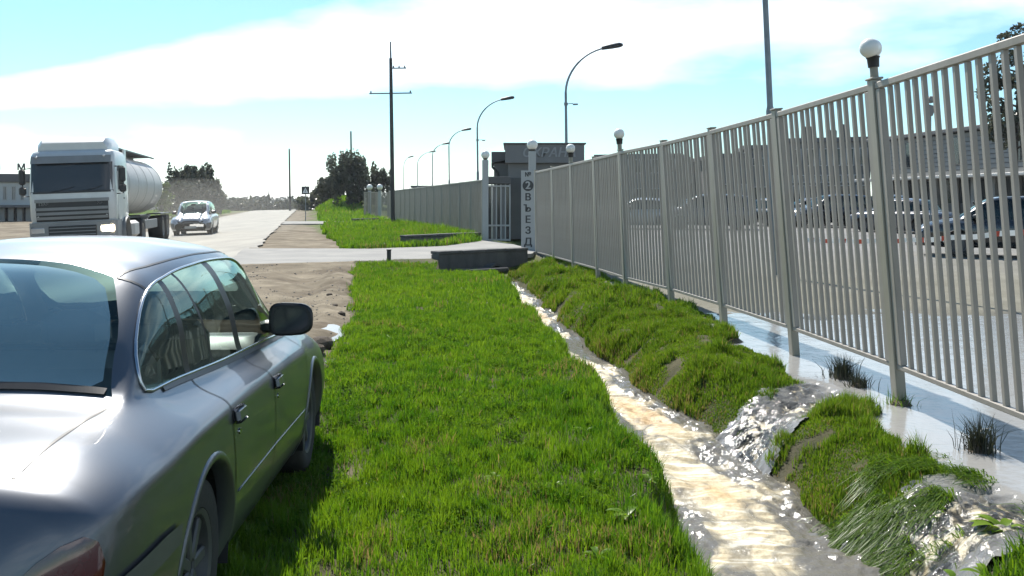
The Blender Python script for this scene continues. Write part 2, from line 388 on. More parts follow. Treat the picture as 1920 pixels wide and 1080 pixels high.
def gz(X, Y):
    X = np.asarray(X, float); Y = np.asarray(Y, float)
    n1 = fbm(X * 0.55, Y * 0.55, 3) - 0.5; n2 = fbm(X * 3.0, Y * 3.0, 9, 3) - 0.5
    z = 0.10 * n1 + 0.05 * n2
    right = X > fence_x(Y)
    # berm between ditch and fence
    zb = (-0.035 + 0.09 * (fbm(X * 1.5, Y * 1.2, 34, 3) - 0.5)) * sstep(5.2, 6.4, Y) * (1 - sstep(23, 26, Y)) * sstep(0.2, 0.6, X - ditch_x(Y))
    z = z + np.where(right, 0, zb)
    z = np.where(right & (Y > 13), yard_z(Y) + 0.03 * n1 + 0.008 * n2, z)
    f = flood(X, Y); z = z * (1 - f) + (-0.085 + 0.13 * (fbm(X * 0.9, Y * 1.6, 33, 4) - 0.5) + 0.04 * n2) * f
    # the two spillways
    down = -0.12 - 0.34 * (1 - sstep(1.55, 2.75, X))
    s1 = spill1(X, Y); z = z * (1 - s1) + (down + 0.04 * n2) * s1
    s2 = spill2(X, Y); z = z * (1 - s2) + (down + 0.05 * n2) * s2
    # ditch
    e = np.abs(X - ditch_x(Y)) - ditch_w(Y) + 0.12 * (fbm(X * 1.6, Y * 1.6, 10, 2) - 0.5)
    rb = np.where(X > ditch_x(Y), 0.75, 0.26)
    z = z - (z + 0.62) * (1 - sstep(-0.12, 1.0, np.where(X > ditch_x(Y), (e + 0.10) / rb, e / rb))) * (1 - sstep(23.2, 24.4, Y))
    z = z - 0.085 * np.exp(-((X + 1.9) / 1.3) ** 4 - ((Y - 6.1) / 1.3) ** 4)      # soft ground under the parked car's front wheels
    z = z - 0.30 * sstep(21.5, 24.0, Y) * (1 - sstep(25.5, 27.5, Y)) * np.exp(-((X + 0.6) / 1.35) ** 4)   # hollow below the culvert wall
    # dirt verge with ruts, road bed
    u = road_u(X, Y)
    dirt = (X < grass_left(Y)) & (u < 0.4) & (Y < 24.6)
    rut = 0.05 * np.sin((X + 0.26 * Y) * 4.2 + 2 * n1 * 6) * (0.5 + n1)
    z = np.where(dirt, z + rut + 0.03 * n2 + 0.06 * np.exp(-((X - grass_left(Y) + 0.35) / 0.22) ** 2), z)
    onroad = (u > -0.5) & (u < ROAD_W + 0.6)
    k = sstep(-1.6, -0.2, u) * (1 - sstep(ROAD_W + 0.3, ROAD_W + 2.4, u))
    z = z * (1 - k) + (road_z(X, Y) - 0.07) * k
    z = np.where(u > ROAD_W + 1.2, z - 0.10, z)
    near = (Y > 20) & (Y < 33) & (X < -1.9) & (X > -10)
    if np.any(near):
        dd = np.full(np.shape(X), 9.0)
        for i in range(len(DRIVE)):
            (x1, y1), (x2, y2) = DRIVE[i], DRIVE[(i + 1) % len(DRIVE)]; ll = (x2 - x1) ** 2 + (y2 - y1) ** 2
            t_ = np.clip(((X - x1) * (x2 - x1) + (Y - y1) * (y2 - y1)) / ll, 0, 1); dd = np.minimum(dd, np.hypot(X - x1 - t_ * (x2 - x1), Y - y1 - t_ * (y2 - y1)))
        z = np.where(near & (u < 0.2), np.maximum(z, 0.155 - 0.10 * dd + 0.03 * n2), z)
    z = np.where(in_poly(X, Y, DRIVE), 0.06, z); z = np.where(in_poly(X, Y, DRIVE2), 0.03, z)
    # far country: a low knoll right of the road, then the land falls away behind the crest
    far = sstep(60, 90, Y)
    z = z + 1.9 * np.exp(-((X + 19.5) / 7) ** 2 - ((Y - 104) / 14) ** 2) * sstep(-0.5, -6, u) 
    z = z - 9.0 * sstep(150, 420, Y)
    return z
def band(a, b, n): return np.linspace(a, b, n)
xs = np.unique(np.concatenate([-np.geomspace(2600, 46, 16), band(-45, -13, 44), band(-12.6, -4.6, 44), band(-4.5, 4.6, 172), band(4.7, 12, 40), band(12.6, 50, 40), np.geomspace(52, 2600, 16)]))
ys = np.unique(np.concatenate([-np.geomspace(300, 4, 8), band(-3, 2.6, 14), band(2.7, 12, 170), band(12.08, 27, 170), band(27.2, 50, 90), band(51, 130, 60), np.geomspace(133, 3600, 40)]))
GXX, GYY = np.meshgrid(xs, ys, indexing='xy')
GZZ = gz(GXX, GYY)
nx, ny = len(xs), len(ys)
ii = (np.arange(ny - 1)[:, None] * nx + np.arange(nx - 1)[None, :]).ravel()
quads = np.stack([ii, ii + 1, ii + nx + 1, ii + nx], 1)
U_ = road_u(GXX, GYY)
right = GXX > fence_x(GYY)
n_edge = (fbm(GXX * 1.1, GYY * 1.1, 31) - 0.5) * 1.2
dirt = np.where((GYY < 24.6) & (GXX < grass_left(GYY)) & (U_ < ROAD_W + 30 + n_edge), 1.0, 0.0)
dirt = np.maximum(dirt, ((GYY >= 24.6) & (U_ > -3.4 - n_edge * 1.6 + 1.4 * sstep(30, 60, GYY)) & (U_ < ROAD_W + 1.2 + n_edge + 30 * (1 - sstep(80, 86, GYY)))) * 1.0)
dirt = np.maximum(dirt, 0.55 * np.exp(-((GXX + 1.05) ** 2 / 0.03 + (GYY - 6.1) ** 2 / 0.07)))
dirt = np.maximum(dirt, (spill1(GXX, GYY) + spill2(GXX, GYY) > 0.3) * 0.0)
yard = np.where(right & (GYY > 2), 1.0, 0.0) * (1 - sstep(80, 84, GYY)) * (1 - sstep(48, 50, GXX)) * np.where(GYY > 29, sstep(0, 0.5, GXX + 0.23 * (GYY - 36) + 1.2), 1)
lawn = np.where((dirt < 0.5) & (yard < 0.5), 1.0, 0.0)
wet = np.exp(-(np.maximum(np.abs(GXX - ditch_x(GYY)) - ditch_w(GYY) - 0.05, 0) / 0.10) ** 2) * (GYY < 24) + flood(GXX, GYY) + spill1(GXX, GYY) + spill2(GXX, GYY)
gm = bpy.data.materials.new('ground'); gm.use_nodes = True
_t = gm.node_tree; _n = _t.nodes; _l = _t.links; _b = _n['Principled BSDF']; _b.inputs['Specular IOR Level'].default_value = 0.25
_tc = _n.new('ShaderNodeTexCoord')
def gnoise(scale, detail=5):
    q = _n.new('ShaderNodeTexNoise'); q.inputs['Scale'].default_value = scale; q.inputs['Detail'].default_value = detail; q.inputs['Roughness'].default_value = 0.62
    _l.new(_tc.outputs['Object'], q.inputs['Vector']); return q.outputs[0]
def gramp(src, c1, c2, a=0.3, b=0.7):
    q = _n.new('ShaderNodeValToRGB'); q.color_ramp.elements[0].color = (*c1, 1); q.color_ramp.elements[1].color = (*c2, 1)
    q.color_ramp.elements[0].position = a; q.color_ramp.elements[1].position = b; _l.new(src, q.inputs[0]); return q.outputs[0]
def gattr(nm):
    q = _n.new('ShaderNodeAttribute'); q.attribute_name = nm; return q.outputs['Fac']
def gmix(f, a, b):
    q = _n.new('ShaderNodeMix'); q.data_type = 'RGBA'; _l.new(f, q.inputs[0]); _l.new(a, q.inputs[6]); _l.new(b, q.inputs[7]); return q.outputs[2]
soil = gramp(gnoise(2.2), (0.035, 0.040, 0.014), (0.085, 0.072, 0.036))
green = gramp(gnoise(0.9), (0.060, 0.085, 0.016), (0.105, 0.135, 0.024))
dirtc = gramp(gnoise(1.4, 8), (0.105, 0.084, 0.054), (0.24, 0.20, 0.138), 0.32, 0.68)
tracks = gramp(gnoise(0.45, 4), (0, 0, 0), (1, 1, 1), 0.46, 0.60)
dirtc = gmix(tracks, dirtc, gramp(gnoise(3.0, 6), (0.070, 0.052, 0.032), (0.15, 0.118, 0.076)))
yardc = gramp(gnoise(0.35, 8), (0.155, 0.155, 0.148), (0.235, 0.23, 0.218))
muddy = gramp(gnoise(0.6, 6), (0.125, 0.118, 0.088), (0.20, 0.19, 0.15))
c = gmix(gattr('lawn'), soil, green); c = gmix(gattr('yard'), c, gmix(gattr('muddy'), yardc, muddy)); c = gmix(gattr('dirt'), c, dirtc)
wetc = gramp(gnoise(5.0, 6), (0.018, 0.017, 0.014), (0.055, 0.048, 0.036))
c = gmix(gattr('wet'), c, wetc)
_l.new(c, _b.inputs['Base Color'])
_rg = _n.new('ShaderNodeMapRange'); _rg.inputs['To Min'].default_value = 0.95; _rg.inputs['To Max'].default_value = 0.3; _l.new(gattr('wet'), _rg.inputs[0]); _l.new(_rg.outputs[0], _b.inputs['Roughness'])
_bp = _n.new('ShaderNodeBump'); _bp.inputs['Strength'].default_value = 0.6; _bp.inputs['Distance'].default_value = 0.03
_l.new(gnoise(14, 6), _bp.inputs['Height']); _l.new(_bp.outputs[0], _b.inputs['Normal'])
me = fastmesh('ground', np.stack([GXX, GYY, GZZ], -1).reshape(-1, 3), quads, gm, smooth=True)
near_lawn = lawn * sstep(22, 34, GYY)                       # near the viewer real blades cover bare soil
for nm, arr in (('lawn', near_lawn), ('dirt', dirt), ('yard', yard), ('wet', np.clip(wet, 0, 1)), ('muddy', 1 - sstep(17, 32, GYY + 4 * n_edge))):
    a = me.attributes.new(nm, 'FLOAT', 'POINT'); a.data.foreach_set('value', arr.ravel().astype(np.float32))
tag(put('ground', me), kind='structure')

# road
ry = np.concatenate([band(-40, 0, 20), band(1, 60, 120), band(61, 158, 60)])
ru = np.linspace(0, 1, 15)
P = np.zeros((len(ry), len(ru), 3))
for j, q in enumerate(ru):
    er = 0.45 * (fbm(ry * 0.8, ry * 0 + 1.7, 41) - 0.5) if q == 0 else (0.35 * (fbm(ry * 0.8, ry * 0 + 8.7, 42) - 0.5) if q == 1 else 0)
    u = q * ROAD_W - er
    X = road_right(ry) - u; Zr = road_z(X, ry)
    P[:, j] = np.stack([X, ry, Zr + 0.012 * np.sin(ry * 0.7 + q * 5)], -1)
tag(MB().grid(P[::-1]).build('road', 'asphalt_dusty', smooth='all'), kind='structure')
def sheet(poly, z, material, name, jit=0.0, thick=0.12):
    q = []
    for i in range(len(poly)):
        a, b = Vector(poly[i]), Vector(poly[(i + 1) % len(poly)])
        for k in range(8):
            p = a.lerp(b, k / 8); q.append((p.x + random.uniform(-jit, jit), p.y + random.uniform(-jit, jit)))
    return MB().prism(q, thick, Matrix.Translation((0, 0, z - thick))).build(name, material)
tag(sheet(DRIVE, 0.145, 'asphalt_drive', 'driveway', 0.06), kind='structure')
tag(sheet(DRIVE2, 0.10, 'asphalt_drive', 'driveway', 0.08), kind='structure')

# ================================================================== water
def watermat(name, base, rough=0.06, bscale=6, bump=0.25, foam=False, trans=0.0):
    m = bpy.data.materials.new(name); m.use_nodes = True; t = m.node_tree; n = t.nodes; l = t.links; b = n['Principled BSDF']
    b.inputs['Base Color'].default_value = (*base, 1); b.inputs['Roughness'].default_value = rough; b.inputs['IOR'].default_value = 1.33; b.inputs['Specular IOR Level'].default_value = 0.7
    tcn = n.new('ShaderNodeTexCoord')
    def noi(sc, det=4, st=None, dist=0.0):
        q = n.new('ShaderNodeTexNoise'); q.inputs['Scale'].default_value = sc; q.inputs['Detail'].default_value = det; q.inputs['Distortion'].default_value = dist
        if st:
            mp_ = n.new('ShaderNodeMapping'); mp_.inputs['Scale'].default_value = st; l.new(tcn.outputs['Object'], mp_.inputs[0]); l.new(mp_.outputs[0], q.inputs['Vector'])
        else: l.new(tcn.outputs['Object'], q.inputs['Vector'])
        return q.outputs[0]
    bp = n.new('ShaderNodeBump'); bp.inputs['Strength'].default_value = bump; bp.inputs['Distance'].default_value = 0.03
    l.new(noi(bscale, 6), bp.inputs['Height']); l.new(bp.outputs[0], b.inputs['Normal'])
    if foam:
        if name == 'water_flood':
            at0 = n.new('ShaderNodeAttribute'); at0.attribute_name = 'foam'; mr0 = n.new('ShaderNodeMapRange'); mr0.inputs['To Min'].default_value = 0.10; mr0.inputs['To Max'].default_value = 1.0; mr0.inputs['From Max'].default_value = 0.5; l.new(at0.outputs['Fac'], mr0.inputs[0]); l.new(mr0.outputs[0], bp.inputs['Strength'])
        fa = n.new('ShaderNodeAttribute'); fa.attribute_name = 'foam'; br = n.new('ShaderNodeAttribute'); br.attribute_name = 'brown'
        s = n.new('ShaderNodeMath'); s.operation = 'MULTIPLY_ADD'; s.inputs[1].default_value = 2.2; l.new(noi(7.0 if name == 'water_flood' else 3.0, 10, (1, 0.6, 1), 1.6), s.inputs[0])
        sub = n.new('ShaderNodeMath'); sub.operation = 'SUBTRACT'; sub.inputs[1].default_value = 1.86; l.new(fa.outputs['Fac'], sub.inputs[0])
        mul = n.new('ShaderNodeMath'); mul.operation = 'MULTIPLY'; mul.inputs[1].default_value = 1.0; l.new(sub.outputs[0], mul.inputs[0]); l.new(mul.outputs[0], s.inputs[2])
        fm = n.new('ShaderNodeMath'); fm.operation = 'MULTIPLY_ADD'; fm.use_clamp = True; fm.inputs[1].default_value = 2.2; fm.inputs[2].default_value = 0.5; l.new(s.outputs[0], fm.inputs[0])
        rp = n.new('ShaderNodeValToRGB'); e = rp.color_ramp.elements
        e[0].color = (0.36, 0.29, 0.175, 1); e[0].position = 0.35; e[1].color = (0.53, 0.46, 0.31, 1); e[1].position = 0.53; w_ = e.new(0.68); w_.color = (0.76, 0.73, 0.63, 1)
        l.new(noi(7, 8, (0.35, 1.6, 1), 1.5), rp.inputs[0])
        rb = n.new('ShaderNodeValToRGB'); e = rb.color_ramp.elements
        e[0].color = (0.30, 0.19, 0.085, 1); e[0].position = 0.35; e[1].color = (0.58, 0.42, 0.22, 1); e[1].position = 0.65
        l.new(noi(9, 8, None, 1.0), rb.inputs[0])
        mb = n.new('ShaderNodeMix'); mb.data_type = 'RGBA'; l.new(br.outputs['Fac'], mb.inputs[0]); l.new(rp.outputs[0], mb.inputs[6]); l.new(rb.outputs[0], mb.inputs[7])
        mc = n.new('ShaderNodeMix'); mc.data_type = 'RGBA'; l.new(fm.outputs[0], mc.inputs[0]); mc.inputs[6].default_value = (*base, 1)
        if name == 'water_flood':
            md = n.new('ShaderNodeMix'); md.data_type = 'RGBA'; l.new(mr0.outputs[0], md.inputs[0]); md.inputs[6].default_value = (*base, 1); md.inputs[7].default_value = (0.04, 0.038, 0.033, 1); l.new(md.outputs[2], mc.inputs[6])
        l.new(mb.outputs[2], mc.inputs[7])
        l.new(mc.outputs[2], b.inputs['Base Color'])
        mr = n.new('ShaderNodeMapRange'); mr.inputs['To Min'].default_value = rough; mr.inputs['To Max'].default_value = 0.55; l.new(fm.outputs[0], mr.inputs[0]); l.new(mr.outputs[0], b.inputs['Roughness'])
    MATS[name] = m
    return m
watermat('water_flood', (0.31, 0.305, 0.29), 0.09, 17.0, 0.22, foam=True)
watermat('water_ditch', (0.15, 0.14, 0.12), 0.10, 20.0, 0.45, foam=True)
watermat('water_puddle', (0.12, 0.11, 0.10), 0.04, 4.0, 0.03)
# flood water standing under and behind the fence, pouring over two low places into the ditch
fx = np.concatenate([band(1.35, 3.6, 125), band(3.64, 6, 40), band(6.1, 16, 40)]); fy = np.concatenate([band(2.4, 9.6, 300), band(9.66, 17, 130)])
A, B = np.meshgrid(fx, fy, indexing='xy')
sp = np.clip(spill1(A, B) + spill2(A, B), 0, 1) * (1 - sstep(2.7, 3.15, A)); GZ = gz(A, B)
turb = 0.09 * (fbm(A * 5, B * 9, 81, 4) - 0.5) + 0.05 * (fbm(A * 14, B * 22, 86, 2) - 0.5)
zsp = np.minimum(GZ + 0.035 + turb, -0.045 + 0.3 * turb)
Zf = (-0.045 + 0.007 * (fbm(A * 4, B * 4, 61) - 0.5)) * (1 - sstep(0.12, 0.4, sp)) + zsp * sstep(0.12, 0.4, sp)
Zf = np.where(A < 2.55, zsp, Zf)
V_ = np.stack([A, B, Zf], -1).reshape(-1, 3); nfx, nfy = len(fx), len(fy)
ii = (np.arange(nfy - 1)[:, None] * nfx + np.arange(nfx - 1)[None, :]).ravel(); Qf = np.stack([ii, ii + 1, ii + nfx + 1, ii + nfx], 1)
cen = V_[Qf].mean(1); gc = gz(cen[:, 0], cen[:, 1]); spc = spill1(cen[:, 0], cen[:, 1]) + spill2(cen[:, 0], cen[:, 1])
keep = (gc < cen[:, 2] + 0.03) & ((flood(cen[:, 0], cen[:, 1]) > 0.22) | (spc > 0.22) | (cen[:, 0] > fence_x(cen[:, 1]) + 0.4))
keep &= ~((cen[:, 2] - gc > 0.12) & (cen[:, 0] < 2.75)) & ~((cen[:, 0] < 2.55) & (spc < 0.30))
Qf = Qf[keep]; used = np.unique(Qf); rm_ = -np.ones(len(V_), int); rm_[used] = np.arange(len(used))
me = fastmesh('flood_water', V_[used], rm_[Qf], 'water_flood', smooth=True)
fo = np.clip(sp * (0.50 + 0.9 * (fbm(A * 6, B * 2.5, 90) - 0.5)), 0, 1.1).ravel()[used]
for nm, arr in (('foam', fo), ('brown', fo * 0)):
    a = me.attributes.new(nm, 'FLOAT', 'POINT'); a.data.foreach_set('value', arr.astype(np.float32))
tag(put('flood_water', me), kind='structure')
# running water in the ditch, foam riding on it
dy = np.concatenate([band(2.2, 10, 320), band(10.04, 23.6, 300)]); dq = np.linspace(-1.25, 1.25, 56)
Y2, Q2 = np.meshgrid(dy, dq, indexing='ij')
X2 = ditch_x(Y2) + Q2 * (ditch_w(Y2) + 0.06)
rough_w = sstep(5.0, 5.7, Y2 + 0.35 * (X2 - 1.6)) * (1 - 0.75 * ((Y2 > 12.2) & (Y2 < 14.2)))
Z2 = -0.42 + rough_w * (0.11 * (fbm(X2 * 2.6, Y2 * 1.9, 71, 3) - 0.5) + 0.030 * (fbm(X2 * 7, Y2 * 12, 72, 3) - 0.5) + 0.05 * sstep(0.35, 0.8, np.abs(Q2)) * (fbm(X2 * 22, Y2 * 22, 74, 2) - 0.5)) + 0.02 * np.exp(-((Y2 - 8.3) / 0.7) ** 2)
foam = np.interp(Y2, [2, 4.9, 5.4, 6.0, 7.4, 8.2, 9.5, 10.8, 11.6, 12.3, 12.8, 14.0, 14.6, 16, 19, 23], [0.1, 0.15, 0.95, 1.05, 1.0, 0.9, 1.05, 0.75, 1.0, 0.95, 0.3, 0.3, 1.0, 1.1, 1.1, 0.9])
foam = foam - 0.55 * sstep(-0.2, -0.9, Q2) * ((Y2 > 5.6) & (Y2 < 8.6)) - 0.35 * np.abs(np.sin(Y2 * 1.9)) * (np.abs(Q2) > 0.6)
foam = foam - 0.42 * np.clip(np.abs(Q2) - 0.25, 0, 1) + 0.55 * (fbm(X2 * 3.2, Y2 * 1.1, 73, 4) - 0.5)
brown = np.exp(-((Y2 - 9.3) / 0.75) ** 2 - ((Q2 - 0.1) / 0.55) ** 2) + 0.7 * np.exp(-((Y2 - 6.75) / 0.30) ** 2 - ((Q2 - 0.1) / 0.3) ** 2) + 0.8 * np.exp(-((Y2 - 17) / 0.9) ** 2 - ((Q2 - 0.2) / 0.5) ** 2) + 0.6 * np.exp(-((Y2 - 12.0) / 0.25) ** 2 - ((Q2 + 0.5) / 0.5) ** 2)
me = MB().grid(np.stack([X2, Y2, Z2], -1)[:, ::-1]).mesh('ditch_water', 'water_ditch', 'all')
for nm, arr in (('foam', foam[:, ::-1]), ('brown', 1.35 * brown[:, ::-1])):
    a = me.attributes.new(nm, 'FLOAT', 'POINT'); a.data.foreach_set('value', np.clip(arr, 0, 1.3).ravel().astype(np.float32))
tag(put('ditch_water', me), kind='structure')
# puddles in the dirt verge
def puddle(cx, cy, rx, ry, seed):
    pts = []
    for k in range(30):
        a = 2 * math.pi * k / 30; r = 0.75 + 0.5 * float(fbm(math.cos(a) * 1.5 + seed, math.sin(a) * 1.5, seed))
        pts.append((cx + rx * r * math.cos(a), cy + ry * r * math.sin(a)))
    h = float(np.median(gz(np.array([p[0] for p in pts]), np.array([p[1] for p in pts]))))
    tag(MB().prism(pts, 0.02, Matrix.Translation((0, 0, h - 0.012))).build('puddle', 'water_puddle'), kind='structure')
puddle(-2.45, 11.6, 0.36, 1.0, 3); puddle(-2.02, 9.9, 0.16, 0.35, 4)

# ================================================================== grass
def blades(X, Y, Z, H, Wd, tint, lean=0.35, droop=0.25, dirn=None, rng=RNG):
    n = len(X); a = rng.uniform(0, 2 * np.pi, n); ca, sa = np.cos(a), np.sin(a)
    b = rng.uniform(0, 2 * np.pi, n) if dirn is None else dirn + rng.normal(0, 0.35, n)
    ln = np.abs(rng.normal(0, lean, n)) * H if dirn is None else np.abs(rng.normal(lean, lean * 0.4, n)) * H
    bx, by = np.cos(b) * ln, np.sin(b) * ln
    V = np.zeros((n, 5, 3))
    V[:, 0] = np.stack([X - ca * Wd / 2, Y - sa * Wd / 2, Z - 0.015], -1); V[:, 1] = np.stack([X + ca * Wd / 2, Y + sa * Wd / 2, Z - 0.015], -1)
    mx, my, mz = X + bx * 0.35, Y + by * 0.35, Z + H * 0.58
    V[:, 2] = np.stack([mx + ca * Wd * 0.4, my + sa * Wd * 0.4, mz], -1); V[:, 3] = np.stack([mx - ca * Wd * 0.4, my - sa * Wd * 0.4, mz], -1)
    V[:, 4] = np.stack([X + bx, Y + by, Z + H * (1 - droop * np.minimum(ln / H, 1.2))], -1)
    i = np.arange(n)[:, None] * 5
    return V.reshape(-1, 3), np.concatenate([i, i + 1, i + 2, i + 3], 1), np.concatenate([i + 3, i + 2, i + 4], 1), np.repeat(tint, 5)
def scatter(name, label, n, box, mask, hfun, wfun, tfun, material, lean=0.35, dirn=None, seed=1):
    rng = np.random.default_rng(seed)
    X = rng.uniform(box[0], box[1], n); Y = rng.uniform(box[2], box[3], n)
    k = rng.uniform(0, 1, n) < mask(X, Y); X, Y = X[k], Y[k]
    H = hfun(X, Y, rng); Wd = wfun(X, Y, rng); T = np.clip(tfun(X, Y, rng), 0, 1)
    return blades(X, Y, gz(X, Y), H, Wd, T, lean, dirn=dirn if dirn is None else dirn(X, Y), rng=rng)
def join_blades(name, sets, material, label, cat):
    V = []; Q = []; T = []; C = []; o = 0
    for (v, q, t, c_) in sets:
        V.append(v); Q.append(q + o); T.append(t + o); C.append(c_); o += len(v)
    me = fastmesh(name, np.concatenate(V), np.concatenate(Q), material, tint=np.concatenate(C), tris=np.concatenate(T))
    return tag(put(name, me), label, cat, kind='stuff')
def bank_e(X, Y): return np.abs(X - ditch_x(Y)) - ditch_w(Y)
def m_strip(X, Y):
    g = grass_left(Y)
    edge = sstep(-0.02, 0.12, X - g - 0.10 * (fbm(X * 6, Y * 6, 12) - 0.5))
    patch = 1 - 0.85 * np.exp(-((X + 1.05) ** 2 / 0.03 + (Y - 6.1) ** 2 / 0.07))
    thin = (1 - 0.6 * sstep(0.58, 0.70, fbm(X * 1.3, Y * 0.9, 14)) * (Y < 13)) * (0.35 + 0.65 * sstep(0.25, 0.55, vnoise(X * 12, Y * 10, 173)))
    return edge * (X < ditch_x(Y)) * (bank_e(X, Y) > 0.03) * patch * thin * (Y < 24.2 - 0.25 * X * (X < 0) * 0)  * (Y < 23.2 + 0.25 * X + 1.2)
def t_strip(X, Y, rng):
    t = -0.12 + 0.62 * fbm(X * 0.8, Y * 0.6, 15) + 0.55 * vnoise(X * 8, Y * 7, 172) + rng.normal(0, 0.17, len(X))
    dry = sstep(0.60, 0.75, fbm(X * 1.6 + 4, Y * 1.1, 16)) * (rng.uniform(0, 1, len(X)) < 0.22)
    return np.where((dry > 0.3) | (rng.uniform(0, 1, len(X)) < 0.010), 1.0, np.clip(t, 0, 0.8))
def h_strip(X, Y, rng):
    tall = (0.45 + 0.8 * fbm(X * 1.8, Y * 1.8, 17)) * (0.35 + 1.3 * vnoise(X * 11, Y * 9, 171))
    bank = 1 + 0.7 * np.exp(-(bank_e(X, Y) / 0.25) ** 2)
    return 0.080 * tall * bank * rng.uniform(0.55, 1.35, len(X))
sets = [
    scatter('g', '', 210000, (-2.4, 1.4, 2.6, 7.5), m_strip, h_strip, lambda X, Y, r: r.uniform(0.0035, 0.0075, len(X)), t_strip, 'grass', seed=2),
    scatter('g', '', 190000, (-2.6, 1.4, 7.5, 14), m_strip, h_strip, lambda X, Y, r: r.uniform(0.005, 0.011, len(X)), t_strip, 'grass', seed=3),
    scatter('g', '', 110000, (-4.6, 1.0, 14, 25.5), m_strip, lambda X, Y, r: 1.15 * h_strip(X, Y, r), lambda X, Y, r: r.uniform(0.009, 0.019, len(X)), t_strip, 'grass', seed=4),
]
join_blades('grass_strip', sets, 'grass', 'bright green grass strip between the grey car and the foaming ditch', 'grass')
def m_berm(X, Y):
    n = (fbm(X * 2.2, Y * 2.2, 18) - 0.5)
    m = (X > ditch_x(Y)) * (gz(X, Y) > -0.40 + 0.12 * n) * (X < fence_x(Y) + 0.15) * (flood(X, Y) < 0.35 + 0.4 * n)
    m = m * sstep(0.24, 0.40, fbm(X * 3.4, Y * 3.0, 35, 3))
    return m * (spill1(X, Y) < 0.55 + 0.5 * n) * (spill2(X, Y) < 0.5 + 0.5 * n) * (Y < 26.3)
def h_berm(X, Y, rng):
    return 0.062 * (0.25 + 1.5 * sstep(0.25, 0.75, fbm(X * 2.6, Y * 2.2, 19, 3))) * (0.4 + 1.2 * vnoise(X * 9, Y * 8, 174)) * rng.uniform(0.5, 1.5, len(X))
def t_berm(X, Y, rng):
    t = 0.1 + 0.75 * fbm(X * 1.2, Y * 1.2, 20) + rng.normal(0, 0.2, len(X))
    br = np.exp(-(np.maximum(bank_e(X, Y) - 0.05, 0) / 0.18) ** 2) * 0.35 * (vnoise(X * 3, Y * 3, 175) * 1.6) + 0.05
    return np.where(rng.uniform(0, 1, len(X)) < br, 1.0, np.clip(t, 0, 0.8))
sets = [
    scatter('g', '', 95000, (1.35, 3.4, 5.2, 8.0), m_berm, h_berm, lambda X, Y, r: r.uniform(0.004, 0.008, len(X)), t_berm, 'grass', seed=5),
    scatter('g', '', 190000, (0.8, 3.4, 8.0, 14.5), m_berm, h_berm, lambda X, Y, r: r.uniform(0.005, 0.010, len(X)), t_berm, 'grass', seed=6),
    scatter('g', '', 130000, (-0.3, 3.2, 14.5, 26.5), m_berm, lambda X, Y, r: 1.3 * h_berm(X, Y, r), lambda X, Y, r: r.uniform(0.008, 0.018, len(X)), t_berm, 'grass', seed=7),
]
join_blades('grass_berm', sets, 'grass_wet', 'rougher darker grass on the bank between the ditch and the fence', 'grass')
# grass flattened by the water over the lower spillway
def m_mat(X, Y): return (bank_e(X, Y) > 0.02) * (X > ditch_x(Y)) * np.exp(-((Y - 5.60 - 0.3 * (X - 2.3)) / 0.50) ** 4) * sstep(0.47, 0.56, fbm(X * 3.6, Y * 3.6, 23)) * (X < 3.05)
sets = [scatter('g', '', 22000, (1.4, 3.1, 4.6, 6.5), m_mat, lambda X, Y, r: r.uniform(0.07, 0.16, len(X)), lambda X, Y, r: r.uniform(0.005, 0.010, len(X)), lambda X, Y, r: r.uniform(0, 0.7, len(X)), 'weed_dark', lean=1.5, dirn=lambda X, Y: np.full(len(X), np.pi * 1.05), seed=8)]
v = sets[0][0]; v[:, 2] = np.minimum(v[:, 2], gz(v[:, 0], v[:, 1]) + 0.05 + 0.05 * (fbm(v[:, 0] * 5, v[:, 1] * 5, 4)))
join_blades('matted_grass', sets, 'grass_wet', 'dark flattened wet grass combed by the water beside the lower spillway', 'grass')
# lusher plants in the near right corner
def m_cor(X, Y): return (Y < 4.62 + 0.1 * (X - 2.3)) * (bank_e(X, Y) > 0.08) * (X > ditch_x(Y)) * sstep(0.34, 0.5, fbm(X * 2.6, Y * 2.6, 25))
sets = [scatter('g', '', 16000, (1.9, 3.1, 3.2, 4.75), m_cor, lambda X, Y, r: r.uniform(0.06, 0.2, len(X)), lambda X, Y, r: r.uniform(0.006, 0.016, len(X)), lambda X, Y, r: r.uniform(0.1, 0.8, len(X)), 'grass', lean=0.6, seed=9)]
join_blades('corner_grass', sets, 'grass', 'leafy wet grass at the near right corner below the spillway', 'grass')
# verges farther along the road
def m_far(X, Y):
    u = road_u(X, Y)
    far_f = -1.25 - 0.236 * (Y - 36)
    r = (u < -2.2 - 1.2 * fbm(X * .5, Y * .5, 26)) & (X < np.where(Y < 36, -1.2, far_f)) & (Y > 30.6)
    l = (u > ROAD_W + 1.6 + 0.8 * fbm(X * .5, Y * .5, 27)) & (u < ROAD_W + 26) & (Y > 84)
    return (r | l) * (~in_poly(X, Y, DRIVE)) * (~in_poly(X, Y, DRIVE2)) * 1.0
sets = [scatter('g', '', 150000, (-12, 0, 30, 56), m_far, lambda X, Y, r: r.uniform(0.10, 0.30, len(X)) * (0.5 + fbm(X * .7, Y * .7, 28)) * (1 + 1.2 * np.exp(-((X + 1.25 + 0.236 * (Y - 36) + .8) / 0.9) ** 2)), lambda X, Y, r: r.uniform(0.02, 0.045, len(X)), t_strip, 'grass', seed=12),
        scatter('g', '', 170000, (-52, -6, 46, 135), m_far, lambda X, Y, r: r.uniform(0.2, 0.5, len(X)), lambda X, Y, r: r.uniform(0.05, 0.12, len(X)), t_strip, 'grass', seed=13)]
join_blades('roadside_grass', sets, 'grass', 'distant green verges on both sides of the road beyond the driveway', 'grass')

